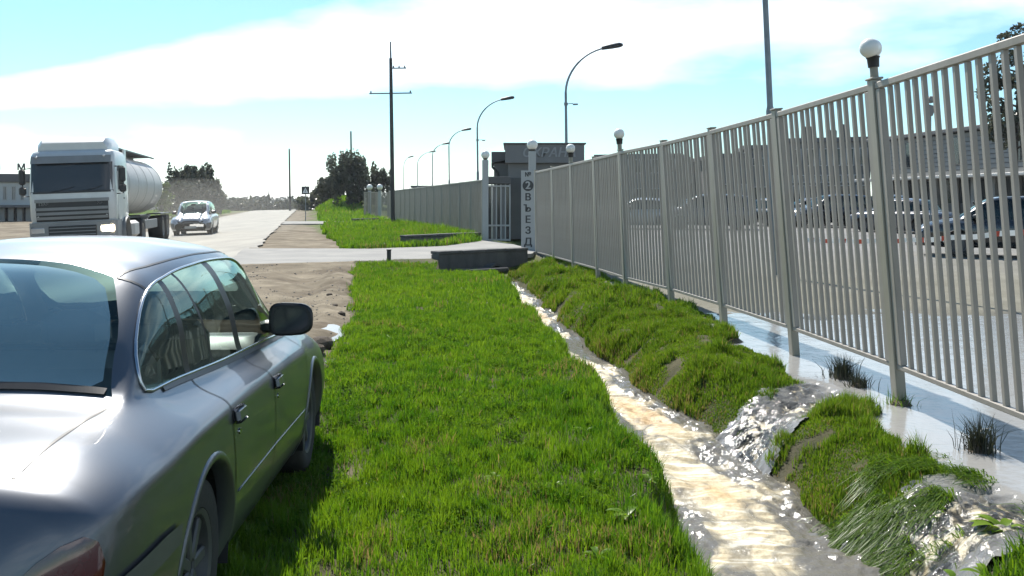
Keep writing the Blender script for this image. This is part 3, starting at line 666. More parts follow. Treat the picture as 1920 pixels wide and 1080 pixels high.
# clover and other small leaves low in the strip, and loose gravel on the dirt
rng = np.random.default_rng(31); n = 60000
X = rng.uniform(-2.2, 1.3, n); Y = 2.7 + 10.5 * rng.uniform(0, 1, n) ** 1.3
k = (m_strip(X, Y) > 0.2) & (fbm(X * 2.2 + 7, Y * 1.7, 36, 3) > 0.54); X, Y = X[k], Y[k]
def small_leaves(X, Y, z0, z1, size, rng):
    n = len(X); C = np.stack([X, Y, gz(X, Y) + rng.uniform(z0, z1, n)], -1); a = rng.uniform(0, 6.28, n); s = size * rng.uniform(.5, 1.4, n)
    d = np.stack([np.cos(a), np.sin(a), rng.normal(0.1, .45, n)], -1) * s[:, None]; e = np.stack([-np.sin(a), np.cos(a), rng.normal(0, .4, n)], -1) * s[:, None] * .62
    V = np.stack([C - d * .5, C + e * .5, C + d * .5, C - e * .5], 1); i = np.arange(n)[:, None] * 4
    return V.reshape(-1, 3), np.concatenate([i, i + 1, i + 2, i + 3], 1), np.repeat(np.clip(rng.normal(.35, .25, n), 0, .8), 4)
v, q, t = small_leaves(X, Y, .015, .075, .024, rng)
tag(put('clover_patches', fastmesh('clover_patches', v, q, 'clover', tint=t)), 'patches of small round leaved weeds low in the grass strip', 'weeds', kind='stuff')
n = 6000; X = rng.uniform(-7.5, -1.4, n); Y = rng.uniform(7, 25, n)
k = (X < grass_left(Y) + 0.1) & (road_u(X, Y) < 0.6) & (~in_poly(X, Y, DRIVE)) & (fbm(X * 1.2, Y * 1.2, 37) > 0.45); X, Y = X[k], Y[k]; n = len(X)
r = 0.006 + 0.018 * rng.uniform(0, 1, n) ** 4; C = np.stack([X, Y, gz(X, Y) + r * .3], -1)
o6 = np.array([(1, 0, 0), (0, 1, 0), (-1, 0, 0), (0, -1, 0), (0, 0, 1), (0, 0, -1)], float)
V = C[:, None] + (o6[None] + rng.normal(0, .25, (n, 6, 3))) * (r[:, None, None] * np.array([1, 1, .7])); i = np.arange(n)[:, None] * 6
T = np.concatenate([i + np.array(f) for f in ((0, 1, 4), (1, 2, 4), (2, 3, 4), (3, 0, 4), (1, 0, 5), (2, 1, 5), (3, 2, 5), (0, 3, 5))])
tag(put('gravel', fastmesh('gravel', V.reshape(-1, 3), None, 'stone', tris=T)), 'loose gravel scattered over the brown dirt verge', 'gravel', kind='stuff')
# ================================================================== the near fence
H_P, L_P = 2.45, 2.5
def fence_foot(i):
    y = FY[i]; zb = 0.26 - 0.0075 * (y - 8.0)
    return Vector((FB[i], y, zb))
def panel_meshes(prefix=''):
    fr = MB()
    fr.box((L_P / 2, 0, H_P - 0.03), (L_P - 0.10, 0.055, 0.06), bev=0.008)
    fr.box((L_P / 2, 0, 0.022), (L_P - 0.10, 0.045, 0.044), bev=0.006)
    for x in (0.115, L_P - 0.115): fr.box((x, 0.0, H_P / 2 - 0.008), (0.085, 0.055, H_P - 0.105), bev=0.006)
    bar = MB().box((0, 0, H_P / 2 - 0.01), (0.034, 0.034, H_P - 0.103))
    return fr.mesh('panel', 'fence_paint'), bar.mesh('bar', 'fence_paint')
PANEL_ME, BAR_ME = panel_meshes()
NB = 13
def basis(i, feet, leans, j=None):
    j = i + 1 if j is None else j
    p0, p1 = feet[i], feet[j]; ex = p1 - p0; ln = ex.length; ex.normalize()
    side = Vector((-1, 0, 0)); la = (leans[i] + leans[j]) / 2
    ez = Vector((-math.sin(la), 0, math.cos(la))); ez = (ez - ex * ez.dot(ex)).normalized(); ey = ez.cross(ex)
    m = Matrix((ex * (ln / L_P), ey, ez)).transposed().to_4x4(); m.translation = p0
    return m
def build_fence(feet, leans, label, group=None, gaps=(), post_h=0.03, posts_below=0.75):
    root = empty('fence', feet[0], label=label, cat='fence'); inv = Matrix.Translation(-feet[0])
    pm = MB().box((0, 0, (H_P + post_h - posts_below) / 2), (0.115, 0.085, H_P + post_h + posts_below), bev=0.008)
    pm.box((0, 0, H_P + post_h + 0.006), (0.135, 0.105, 0.018), bev=0.004)
    post_me = pm.mesh('post', 'post_paint')
    for i in range(len(feet)):
        j = min(i, len(feet) - 2); m = basis(j, feet, leans)
        e = m.to_3x3().normalized().to_4x4(); e.translation = feet[i]
        o = put('post', post_me, root); o.matrix_local = inv @ e
        if i == len(feet) - 1 or i in gaps: continue
        p = put('panel', PANEL_ME, root); p.matrix_local = inv @ m
        for k in range(NB):
            b = put('bar', BAR_ME, p); b.location = (0.13 + (L_P - 0.26) * (k + 1) / (NB + 1), 0, 0); b.rotation_euler = (random.uniform(-.003, .003), random.uniform(-.005, .005), 0)
    return root
NEAR = [i for i in range(len(FY)) if FY[i] > 2.9]
feet = [fence_foot(i) for i in NEAR]; leans = [float(FL[i]) for i in NEAR]
build_fence(feet, leans, 'tall grey barred metal fence standing in the flood water on the right')

def globe_lamp(base, r, hs, label, two=False, lean=0.0, group=None):
    "globe on a dark socket and a short neck, set on a post top"
    o = empty('globe_lamp', base, label=label, cat='lamp', group=group)
    o.rotation_euler = (0, -lean, 0)
    MB().lathe([(0.0, 0), (r * .42, 0), (r * .40, hs * .55), (0.0, hs * .55)], 12).build('neck', 'post_paint', o, True)
    MB().lathe([(0.0, hs * .5), (r * .55, hs * .5), (r * .60, hs * .9), (r * .72, hs), (r * .4, hs + 0.01), (0, hs + .01)], 14).build('socket', 'black_plastic', o, True)
    prof = [(max(1e-4, r * math.sin(math.pi * k / 14)), -r * math.cos(math.pi * k / 14)) for k in range(15)]
    offs = ((-r * .34, -r * .2, -r * .05), (r * .30, r * .9, r * .02)) if two else ((0, 0, 0),)
    for q in offs: MB().lathe(prof, 20, (q[0], q[1], hs + r * .93 + q[2])).build('globe', 'globe_glass', o, 'all')
    return o
def post_top(k): 
    p = feet[k]; la = leans[k]
    return Vector((p.x - math.sin(la) * (H_P + 0.045), p.y, p.z + math.cos(la) * (H_P + 0.045)))
def idx(y): return NEAR.index(list(FY).index(y))
globe_lamp(post_top(idx(8.0)), 0.085, 0.18, 'pair of white globes on the nearest fence post at the right', True, leans[idx(8.0)])
globe_lamp(post_top(idx(18)), 0.105, 0.20, 'white globe lamp on the fence post to the left of the nearest pair of globes', False, leans[idx(18)])
globe_lamp(post_top(idx(23)), 0.115, 0.22, 'white globe lamp on the fence post just right of the number two pillar', False, 0.02)

# ================================================================== entrance: pillars, culvert wall, gatehouse
def pillar(px, py_top, d, zb, w, label):
    X = ax(px, d); zt = az(py_top, d)
    o = empty('gate_pillar', (X, d, zb), label=label, cat='pillar')
    MB().box((0, 0, (zt - zb) / 2), (w, w, zt - zb), bev=0.012).build('shaft', 'plate_light', o)
    MB().box((0, 0, 0.05), (w * 1.5, w * 1.5, 0.10), bev=0.01).build('base', 'concrete_light', o)
    return o, Vector((X, d, zt))
gp, gt = pillar(998, 284, 29.35, 0.05, 0.23, 'pale square gate pillar carrying the vertical entrance number two board')
globe_lamp(gt, 0.17, 0.05, 'large white globe lamp on the number two entrance pillar', False)
def thick_text(s, size, depth, ma, w):
    "bolder lettering: the same outline laid three times, a hair apart"
    src = text_mesh(s, size, depth, ma); bm = bmesh.new(); bm.from_mesh(src)
    for k, (ox, oy) in enumerate(((-w, w * .4), (w, -w * .4), (-w, -w * .4), (w, w * .4))):
        d = bmesh.new(); d.from_mesh(src)
        for v in d.verts: v.co += Vector((ox, oy, .0009 * (k + 1)))
        t_ = bpy.data.meshes.new('t'); d.to_mesh(t_); d.free(); bm.from_mesh(t_)
    bm.to_mesh(src); bm.free(); return src
def hard_sign(me_, size):
    bm = bmesh.new(); bm.from_mesh(me_); x0 = min(v.co.x for v in bm.verts); y1 = max(v.co.y for v in bm.verts)
    b = MB().box((x0 - size * .05, y1 - size * .055, .004), (size * .26, size * .11, .016)).mesh('t', None); bm.from_mesh(b); bm.to_mesh(me_); bm.free(); return me_
bd = MB().box((0, 0, 0), (0.43, 0.04, 2.50), bev=0.006).build('sign_plate', 'plate_light', gp)
bd.location = (ax(990, 29.2) - ax(998, 29.35), -0.15, 1.32)
dm = MB().lathe([(0.0, 0.012), (0.172, 0.012), (0.172, -0.01), (0, -0.01)], 28, axis='y').build('number_disc', 'sign_dark', bd, False); dm.location = (0, -0.026, 0.78)
for s, zz, size, ma, yy in (('№', 1.12, 0.19, 'sign_dark', -0.024), ('2', 0.78, 0.33, 'plate_light', -0.042), ('В', 0.41, 0.31, 'sign_dark', -0.024), ('Ъ', 0.06, 0.31, 'sign_dark', -0.024), ('Е', -0.29, 0.31, 'sign_dark', -0.024), ('З', -0.63, 0.31, 'sign_dark', -0.024), ('Д', -0.99, 0.33, 'sign_dark', -0.024)):
    me_ = thick_text('Ь' if s == 'Ъ' else s, size, 0.004, ma, size * .03)
    if s == 'Ъ': me_ = hard_sign(me_, size)
    t = put('letter', me_, bd); t.rotation_euler = (R(90), 0, 0); t.location = (0, yy, zz)
gp2, gt2 = pillar(910, 300, 36.0, 0.05, 0.24, 'pale square gate pillar at the far side of the entrance, left of the gatehouse')
globe_lamp(gt2, 0.165, 0.05, 'white globe lamp on the far gate pillar left of the gatehouse', False)

# culvert head wall at the edge of the driveway
def wall_seg(name, a, b, z0, z1, th, material, label, cat='wall'):
    a, b = Vector(a), Vector(b); dv = b - a; ln = dv.length; an = math.atan2(dv.y, dv.x)
    o = empty(name, (a.x, a.y, z0), an, label, cat)
    n = max(2, int(ln / 0.7)); w = MB()
    pr = [(0, 0)]
    MB().box((ln / 2, 0, (z1 - z0) / 2 - 0.04), (ln, th, z1 - z0 - 0.08), bev=0.02).build('wall_body', material, o)
    for k in range(n): 
        c = MB().box((ln * (k + .5) / n, 0, z1 - z0 - 0.04 + random.uniform(-.006, .006)), (ln / n - 0.012, th + 0.06, 0.08), bev=0.012).build('coping_slab', 'concrete', o)
    return o
hw = wall_seg('culvert_wall', (-2.05, 24.75), (0.35, 26.85), -0.62, 0.34, 0.34, 'concrete', 'dark concrete culvert wall where the driveway crosses the ditch')
pm = MB().lathe([(0.30, -0.25), (0.30, 0.30), (0.24, 0.30), (0.24, -0.25)], 24, axis='y', closed=True).build('culvert_pipe', 'concrete', hw, True); pm.location = (1.75, -0.22, 0.28)
MB().box((1.3, -0.42, 0.42), (1.5, 0.5, 0.10), bev=0.02).build('ledge', 'concrete', hw)
wall_seg('kerb_wall', (-3.9, 33.2), (-1.3, 36.2), -0.2, 0.45, 0.25, 'concrete', 'low dark concrete kerb wall at the foot of the far fence')
wall_seg('kerb_wall', (-10.9, 64.0), (-9.6, 66.4), -0.3, 0.42, 0.3, 'concrete', 'far low dark kerb wall by the second entrance')

# gatehouse
GD = 38.0
gh = empty('gatehouse', (ax(947, GD), GD, 0.1), 0, 'small grey gatehouse with a dark sign fascia behind the entrance', 'building')
w0 = ax(1095, GD) - ax(947, GD); zr = az(271, GD) - 0.1
zs = az(306, GD) - 0.1
MB().box((w0 / 2, 2.2, (zs) / 2), (w0 - 0.24, 4.2, zs), bev=0.02).build('wall', 'wall_grey', gh)
fa = MB().box((w0 / 2, 2.1, (zr + zs) / 2), (w0, 4.6, zr - zs), bev=0.015).build('sign_fascia', 'sign_board', gh)
MB().box((w0 / 2, 2.1, zr + 0.03), (w0 + 0.14, 4.74, 0.06), bev=0.01).build('roof_edge', 'roof_grey', gh)
tx = put('letter', thick_text('ОХРАНА', 0.52, 0.012, 'sign_letter', .012), fa); tx.rotation_euler = (R(90), 0, 0); tx.location = (ax(1030, GD) - ax(947, GD), -0.215, (zr + zs) / 2 + 0.03)
for p in tx.data.vertices: p.co.x += 0.22 * p.co.y
dr = MB().box((0.62, 0.075, 1.25), (0.95, 0.06, 2.5), bev=0.01).build('door', 'wall_dark', gh)
MB().box((0.98, 0.03, 1.15), (0.03, 0.05, 0.16), bev=0.006).build('handle', 'chrome', dr)
MB().box((2.2, 0.075, 1.75), (1.1, 0.05, 1.0), bev=0.01).build('window', 'window_dark', gh)
MB().box((2.2, 0.06, 1.2), (1.25, 0.16, 0.05), bev=0.01).build('sill', 'plate_light', gh)
# side wing with gutter and downpipe
xl_ = ax(921, GD) - ax(947, GD); zw = az(283, GD) - 0.1; zw2 = az(304, GD) - 0.1
MB().box((-0.16, 2.6, zw2 / 2), (0.62, 3.6, zw2), bev=0.02).build('wing_wall', 'wall_grey', gh)
wr = MB().prism([(xl_, zw2), (-0.0, zw2 + 0.10), (-0.0, zw), (xl_, zw)], 3.9, Matrix.Translation((-0.005, 4.5, 0)) @ Matrix.Rotation(R(90), 4, 'X')).build('wing_roof', 'roof_grey', gh)
MB().tube([(xl_ + .04, 0.55, zw2 - 0.02), (xl_ + .04, 0.55, zw2 - 0.18), (xl_ + .26, 0.6, zw2 - 0.42), (xl_ + .30, 0.62, zw2 - 0.7), (xl_ + .30, 0.62, 0.1)], 0.05, 8).build('downpipe', 'dark_metal', gh, True)
# glazed porch screen beside the pillar
pw = empty('gate_porch', (ax(914, 36.6), 36.6, 0.08), 0, 'pale framed porch screen with a dark roof between the far pillar and the gatehouse', 'porch')
pwid = ax(956, 36.6) - ax(914, 36.6); pt = az(345, 36.6) - 0.08; pt2 = az(331, 36.6) - 0.08
MB().box((pwid / 2, 0.55, (pt + pt2) / 2), (pwid + 0.1, 1.3, pt2 - pt), bev=0.02).build('roof', 'wall_dark', pw)
for k in range(6):
    MB().box((pwid * k / 5, 0, pt / 2), (0.055, 0.05, pt), bev=0.006).build('mullion', 'plate_light', pw)
for zz in (0.06, 0.62, pt - 0.08): MB().box((pwid / 2, -0.028, zz), (pwid, 0.03, 0.07), bev=0.006).build('rail', 'plate_light', pw)
for k in range(5): MB().box((pwid * (k + .5) / 5, 0.02, pt / 2), (pwid / 5 - 0.06, 0.012, pt - 0.1)).build('pane', 'wall_grey' if k % 2 else 'window_dark', pw)

# ================================================================== far fence beyond the entrance
ff0, ff1 = Vector((-1.15, 36.6, 0.22)), Vector((-9.35, 71.0, 0.10))
nfar = 14
feet2 = [ff0.lerp(ff1, k / nfar) for k in range(nfar + 1)]
fb = MB()
for k in range(NB): fb.box((0.085 + (L_P - 0.17) * (k + 1) / (NB + 1), 0, H_P / 2 - 0.01), (0.045, 0.034, H_P - 0.103))
FARBAR = fb.mesh('bars', 'fence_paint')
root2 = empty('fence', ff0, label='long grey fence running on beyond the gate towards the bush', cat='fence')
pme = MB().box((0, 0, 1.0), (0.09, 0.07, 2.9), bev=0.01).mesh('post', 'post_paint')
SQ = 2.28 / H_P
def far_panel(root, a, b):
    ex = b - a; ln = ex.length; an = math.atan2(ex.y, ex.x)
    p = put('panel', PANEL_ME, root); p.matrix_local = Matrix.Translation(a - root.location) @ Matrix.Rotation(an, 4, 'Z') @ Matrix.Diagonal((ln / L_P, 1, SQ, 1))
    b_ = put('bars', FARBAR, p); b_['kind'] = 'stuff'
for k in range(nfar + 1):
    o = put('post', pme, root2); o.location = feet2[k] - ff0; o.scale = (1, 1, SQ)
    if k < nfar: far_panel(root2, feet2[k], feet2[k + 1])
# return panel and the last two lamp posts at the second entrance
root3 = empty('fence', (ax(706, 86), 86, 0.15), label='short far fence return beside the dark bush at the second entrance', cat='fence')
q = [Vector((ax(683, 84), 84, 0.15)), Vector((ax(706, 86), 86, 0.15)), Vector((ax(728, 90), 90, 0.15)), Vector((ax(752, 92), 92, 0.15))]
for k in range(4):
    o = put('post', pme, root3); o.location = q[k] - root3.location; o.scale = (1, 1, SQ)
    if k < 3: far_panel(root3, q[k], q[k + 1])
for px, d, lab in ((693, 85, 'leftmost of the two far globe lamps in front of the dark bush'), (712, 83, 'right one of the two far globe lamps in front of the dark bush')):
    zt = az(357, d); o = globe_lamp((ax(px, d), d, zt - 0.02), 0.27, 0.06, lab)
    MB().box((0, 0, -(zt) / 2), (0.26, 0.26, zt + 0.1), bev=0.02).build('shaft', 'plate_light', o)

# ================================================================== street lamps and poles
def street_lamp(px, d, py_bend, hx, hy, label, lean=0.0, brk=None):
    X = ax(px, d); zb = az(py_bend, d); hX = ax(hx, d) - X; hz = az(hy, d)
    o = empty('street_lamp', (X, d, 0.05), label=label, cat='street lamp', group='street lamps in the yard behind the fence')
    o.rotation_euler = (0, -lean, 0)
    m = MB(); m.tube([(0, 0, 0), (0, 0, min(3.6, zb * .6)), (0, 0, min(3.6, zb * .6) + .12), (0, 0, zb)], [0.10, 0.095, 0.068, 0.058], 12); m.build('pole', 'pole_metal', o, True)
    path = []; 
    for k in range(13):
        t = k / 12; 
        x = hX * (t ** 1.75); z = zb + (hz - 0.12 - zb) * (1 - (1 - t) ** 1.55)
        path.append((x, -0.05 * t, z))
    MB().tube(path, [0.052] * 7 + [0.042] * 6, 10).build('arm', 'pole_metal', o, True)
    e, f = Vector(path[-2]), Vector(path[-1]); tv = (f - e).normalized(); 
    q = tv.to_track_quat('X', 'Z').to_matrix().to_4x4()
    hd = MB()
    prof = [(-0.34, 0.10, 0.11), (-0.1, 0.12, 0.13), (0.14, 0.15, 0.15), (0.50, 0.16, 0.15), (0.64, 0.10, 0.08)]
    vs = []; n = 12
    for (x, w, h) in prof:
        for k in range(n):
            a = 2 * math.pi * k / n; vs.append((x, w * math.cos(a), h * math.sin(a) * (1 if math.sin(a) > 0 else 0.6)))
    fs = [(i * n + k, i * n + (k + 1) % n, (i + 1) * n + (k + 1) % n, (i + 1) * n + k) for i in range(len(prof) - 1) for k in range(n)] + [tuple(range(n - 1, -1, -1)), tuple(range((len(prof) - 1) * n, len(prof) * n))]
    hm = hd.add(vs, fs).build('lamp_head', 'dark_metal', o, True); hm.matrix_local = Matrix.Translation(f + Vector((0.10 * tv.x, 0, 0.1 * tv.z))) @ q
    if brk:
        bz = az(brk, d); b = MB(); b.lathe([(0.09, -0.06), (0.09, 0.06)], 10, (0, 0, bz)); b.tube([(0.0, 0, bz), (0.34, 0, bz + 0.02)], 0.02, 6); b.box((0.44, 0, bz - 0.02), (0.24, 0.1, 0.08), bev=0.02); b.build('bracket', 'pole_metal', o)
    return o
street_lamp(1064, 43, 175, 1142, 88, 'tallest complete street lamp, rising behind the gatehouse sign', 0.012, 197)
street_lamp(897, 66, 240, 948, 185, 'street lamp rising left of the gatehouse, second in height of the complete ones', 0.012, 264)
street_lamp(843, 94, 275, 872, 243, 'third street lamp from the right of the receding row, with a broad head', 0.01)
street_lamp(811, 119, 292, 833, 269, 'fourth street lamp of the receding row, above the far fence')
street_lamp(783, 142, 308, 808, 284, 'fifth and fainter street lamp of the receding row')
street_lamp(757, 162, 314, 768, 294, 'last and smallest street lamp of the receding row, right of the power pole')
street_lamp(1458, 20.5, -200, 1560, -320, 'nearest street lamp pole behind the fence, cut by the top of the picture', 0.045)

def power_pole(px, d, ytop, ybase, r, label, arms=(), cap=0.0):
    X = ax(px, d); zt = az(ytop, d); z0 = 0.0
    o = empty('power_pole', (X, d, 0), label=label, cat='pole'); o.rotation_euler = (0, -0.014, 0)
    MB().tube([(0, 0, -0.3), (0, 0, zt * .5), (0, 0, zt - cap)], [r, r * .86, r * .7], 10).build('shaft', 'pole_wood', o, True)
    if cap: MB().tube([(0, 0, zt - cap), (0, 0, zt)], [r * .45, r * .35], 8).build('top_stub', 'pole_metal', o, True)
    for (p0, p1, py) in arms:
        z = az(py, d); a = MB(); a.box(((ax(p0, d) + ax(p1, d)) / 2 - X, 0, z), (ax(p1, d) - ax(p0, d), 0.09, 0.07)); 
        cr = a.build('cross_arm', 'pole_metal', o)
        for s in (p0 + 3, (p0 + p1) / 2, p1 - 3): MB().lathe([(0, 0.03), (0.05, 0.04), (0.035, 0.1), (0.05, 0.13), (0.0, 0.18)], 8, (ax(s, d) - X, 0, z)).build('insulator', 'dark_metal', cr, True)
    return o
power_pole(737, 56, 78, 362, 0.135, 'tall dark power pole with a long cross arm behind the bush', ((696, 776, 175), (739, 766, 128)), 1.0)
power_pole(544, 140, 279, 380, 0.15, 'slim distant power pole standing alone over the far road')
power_pole(660, 118, 246, 380, 0.14, 'slim distant power pole rising out of the dark bush')

# pedestrian crossing sign
cs_d = 74.0
sg = empty('road_sign', (ax(573, cs_d), cs_d, 0.0), 0, 'small square crossing sign with a white triangle on a post beside the road', 'road sign')
zc = az(357, cs_d)
MB().tube([(0, 0, -0.2), (0, 0, zc + 0.35)], 0.035, 8).build('post', 'pole_metal', sg, True)
pl = MB().box((0, -0.05, zc), (0.62, 0.02, 0.62), bev=0.006).build('plate', 'sign_dark', sg)
MB().prism([(-0.22, -0.2), (0.22, -0.2), (0, 0.22)], 0.008, Matrix.Translation((0, -0.062, zc)) @ Matrix.Rotation(R(90), 4, 'X')).build('triangle', 'white_paint', pl)
f_ = MB(); f_.box((0, -0.074, zc + 0.03), (0.035, 0.004, 0.13)); f_.box((-0.03, -0.074, zc - 0.09), (0.03, 0.004, 0.13), Matrix.Rotation(R(22), 3, 'Y')); f_.box((0.035, -0.074, zc - 0.09), (0.03, 0.004, 0.13), Matrix.Rotation(R(-22), 3, 'Y')); f_.build('walking_figure', 'sign_dark', pl)

# ================================================================== buildings
def building(name, label, a, b, depth, h, wall, roofm='roof_grey', roof_h=0.35, rows=(), cat='building', z0=0.0, over=0.25, winm='window_dark', frame='plate_light'):
    "a = left, b = right ground point of the facade facing the viewer; rows = (z, height, n, width share, x0, x1)"
    a, b = Vector(a), Vector(b); dv = b - a; ln = dv.length; an = math.atan2(dv.y, dv.x)
    o = empty(name, (a.x, a.y, z0), an, label, cat)
    MB().box((ln / 2, depth / 2, h / 2 - 0.2), (ln, depth, h + 0.4)).build('wall', wall, o)
    MB().box((ln / 2, depth / 2, h + roof_h / 2 + 0.003), (ln + over * 2, depth + over * 2, roof_h), bev=0.03).build('roof', roofm, o)
    for (z, wh, n, share, x0, x1) in rows:
        x1 = x1 or ln; st = (x1 - x0) / n; ww = st * share
        wme = MB().box((0, -0.02, 0), (ww - 0.04, 0.03, wh - 0.04)).mesh('pane', winm)
        fm = MB(); t = 0.07
        for (cx, cz, sx, sz) in ((0, wh / 2, ww + t, t), (0, -wh / 2, ww + t, t), (-ww / 2, 0, t, wh - t), (ww / 2, 0, t, wh - t), (0, 0, t * .7, wh - t)): fm.box((cx, -0.035, cz), (sx, 0.07, sz))
        fme = fm.mesh('window', frame)
        for k in range(n):
            w = put('window', fme, o); w.location = (x0 + st * (k + .5), 0, z); put('pane', wme, w)
    return o
def bpx(label, p0, d0, p1, d1, ytop, depth, wall, rows, name='yard_building', z0=0.28, **k):
    dm = (d0 + d1) / 2; h = az(ytop, dm) - z0 - k.get('roof_h', 0.35)
    return building(name, label, (ax(p0, d0), d0), (ax(p1, d1), d1), depth, h, wall, rows=rows, z0=z0, **k)
bpx('grey two storey yard building behind the silver car, left of the stepped roofs', 1120, 78, 1272, 76, 289, 12, 'wall_grey', ((4.2, 1.1, 5, 0.55, .3, None), (1.6, 1.5, 5, 0.6, .3, None)))
bpx('low dark roofed yard building in the gap between the two grey ones', 1268, 84, 1350, 84, 307, 10, 'wall_dark', ((1.5, 1.6, 3, 0.6, .3, None), (3.4, .9, 4, 0.6, .3, None)))
b3 = bpx('pale flat fronted yard building with a taller right end', 1346, 70, 1404, 70, 288, 9, 'wall_grey', ((1.5, 2.2, 2, 0.6, .2, None),))
bpx('taller pale block with small upper windows behind the lamp pole', 1400, 70.5, 1484, 70, 272, 9, 'siding', ((4.3, .55, 5, 0.5, .3, None), (1.4, 2.0, 2, 0.7, .3, None)))
b4 = bpx('grey hall with many small windows seen between the two nearest fence posts', 1478, 68, 1632, 66, 258, 12, 'wall_grey', ((4.5, 1.2, 6, 0.55, .2, None), (1.3, 2.3, 5, 0.75, .2, None), (2.95, .5, 9, .6, .2, None)))
for k, (x, w, h) in enumerate(((1.2, 0.9, 1.0), (2.9, 0.7, 0.7), (3.8, .6, 1.1))):
    MB().box((x, 2.5, az(258, 67) - 0.28 + h / 2 - 0.02), (w, 1.2, h), bev=0.03).build('roof_vent', 'wall_dark', b4)
# long low building with slatted fascia and open bays
lb_a, lb_b = Vector((ax(1634, 62), 62)), Vector((ax(2060, 42), 42))
dv = lb_b - lb_a; ln = dv.length; an = math.atan2(dv.y, dv.x)
lb = empty('long_shed', (lb_a.x, lb_a.y, 0.28), an, 'long low shed with slatted upper wall and open dark bays at the right', 'building')
MB().box((ln / 2, 5.2, 2.6), (ln, 9.8, 5.2)).build('wall', 'wall_dark', lb)
for k in range(9): MB().box((ln / 2, 0.18, 2.98 + 0.26 * k), (ln + 0.2, 0.10, 0.235), bev=0.01).build('fascia_board', 'siding', lb)
MB().box((ln / 2, -0.45, 2.72), (ln + 0.4, 1.3, 0.16), bev=0.02).build('awning', 'plate_light', lb)
MB().box((ln / 2, 5.0, 5.36), (ln + 0.5, 10.6, 0.22), bev=0.03).build('roof', 'roof_grey', lb)
for k in range(12):
    MB().box((0.3 + (ln - .6) * k / 11, 0.1, 1.3), (0.32, 0.3, 2.66), bev=0.02).build('column', 'siding', lb)
for k, x in enumerate((4.4, 9.3, 14.5, 19.0)):
    MB().box((x, 0.09, 4.2), (0.55, 0.06, 1.5)).build('window', 'window_dark', lb)
for k in range(11):
    MB().box((0.3 + (ln - .6) * (k + .5) / 11, 0.285, 1.9), ((ln - .6) / 11 - 0.5, 0.04, 1.3)).build('bay_window', 'window_dark', lb)
# dim roofs over the far fence
bpx('small grey roofed shed whose top shows over the far fence', 773, 150, 845, 150, 348, 8, 'wall_grey', ((2.4, .9, 7, 0.7, .3, None),), z0=0.0, name='yard_building')
# left edge: pale building with roof lettering
LBD = 78.0
lbb = building('roadside_building', 'pale building with dark roof band and tall narrow windows at the left edge', (ax(-170, LBD), LBD), (ax(66, LBD + 2), LBD + 2), 14, az(341, LBD), 'wall_pale', 'roof_grey', az(325, LBD) - az(341, LBD), rows=((az(362, LBD) - 0.0, 1.15, 14, 0.36, 0.2, None),), over=0.3)
lnb = math.hypot(ax(66, LBD + 2) - ax(-170, LBD), 2)
MB().box((lnb / 2, -0.55, az(387, LBD)), (lnb + .3, 1.2, 0.22), bev=0.02).build('canopy', 'roof_grey', lbb)
for k in range(14): MB().box((0.4 + (lnb - .8) * k / 13, -0.3, 0.4), (0.42, 0.42, az(387, LBD) - .15 + .5), bev=0.02).build('column', 'siding', lbb)
MB().box((lnb / 2, -0.03, 0.45), (lnb - .5, 0.05, 1.2)).build('dark_glazing', 'window_dark', lbb)
for s, px in (('И', -6), ('М', 40)):
    t = put('letter', thick_text(s, 0.78, 0.04, 'sign_dark', .02), lbb); t.rotation_euler = (R(90), 0, 0); t.location = (lnb * (px + 170) / 236, -0.1, az(313, LBD) + 0.02)
    MB().box((lnb * (px + 170) / 236, -0.05, az(322, LBD)), (0.06, 0.06, 0.5)).build('letter_stand', 'dark_metal', lbb)
# floodlight on a thin post in the yard, barrier tape
fl = empty('floodlight', (ax(1745, 30), 30, 0.15), 0, 'small hooded floodlight on a thin post seen between the fence bars', 'floodlight')
MB().tube([(0, 0, 0), (0, 0, az(215, 30) - 0.15)], 0.022, 8).build('post', 'pole_metal', fl, True)
MB().box((-0.04, 0, az(207, 30) - 0.15), (0.26, 0.2, 0.34), Matrix.Rotation(R(18), 3, 'Y'), bev=0.03).build('housing', 'siding', fl)
MB().box((-0.0, -0.02, az(187, 30) - 0.15), (0.20, 0.24, 0.20), Matrix.Rotation(R(30), 3, 'Y'), bev=0.04).build('hood', 'siding', fl)
ta, tb = at(1512, 450, 22), at(1990, 428, 14.5)
tp = empty('barrier_tape', (ta.x, ta.y, 0), 0, 'red and white barrier tape strung across the yard behind the fence', 'tape')
npt = 46; tl = []
for k in range(npt + 1):
    t = k / npt; p = ta.lerp(tb, t); p.z -= 0.10 * math.sin(math.pi * t) - 0.01 * math.sin(t * 40); p.x -= ta.x; p.y -= ta.y; tl.append(p)
for k in range(npt):
    a, b = tl[k], tl[k + 1]; h = 0.046; tw = 0.012 * math.sin(k * .9)
    vs = [(a.x, a.y + tw, a.z - h), (b.x, b.y + tw, b.z - h), (b.x, b.y - tw, b.z + h), (a.x, a.y - tw, a.z + h)]
    vs += [(p[0], p[1] + 0.002, p[2]) for p in vs]
    m = MB().add(vs, [(0, 1, 2, 3), (7, 6, 5, 4), (0, 4, 5, 1), (1, 5, 6, 2), (2, 6, 7, 3), (3, 7, 4, 0)])
    rd = k % 4 == 1
    m.build('red_band' if rd else 'white_band', 'tape_red' if rd else 'tape_white', tp)
for p in (tl[0], tl[-1]): MB().tube([(p.x, p.y, -0.2), (p.x, p.y, p.z + 0.12)], 0.02, 8).build('stake', 'pole_metal', tp, True)
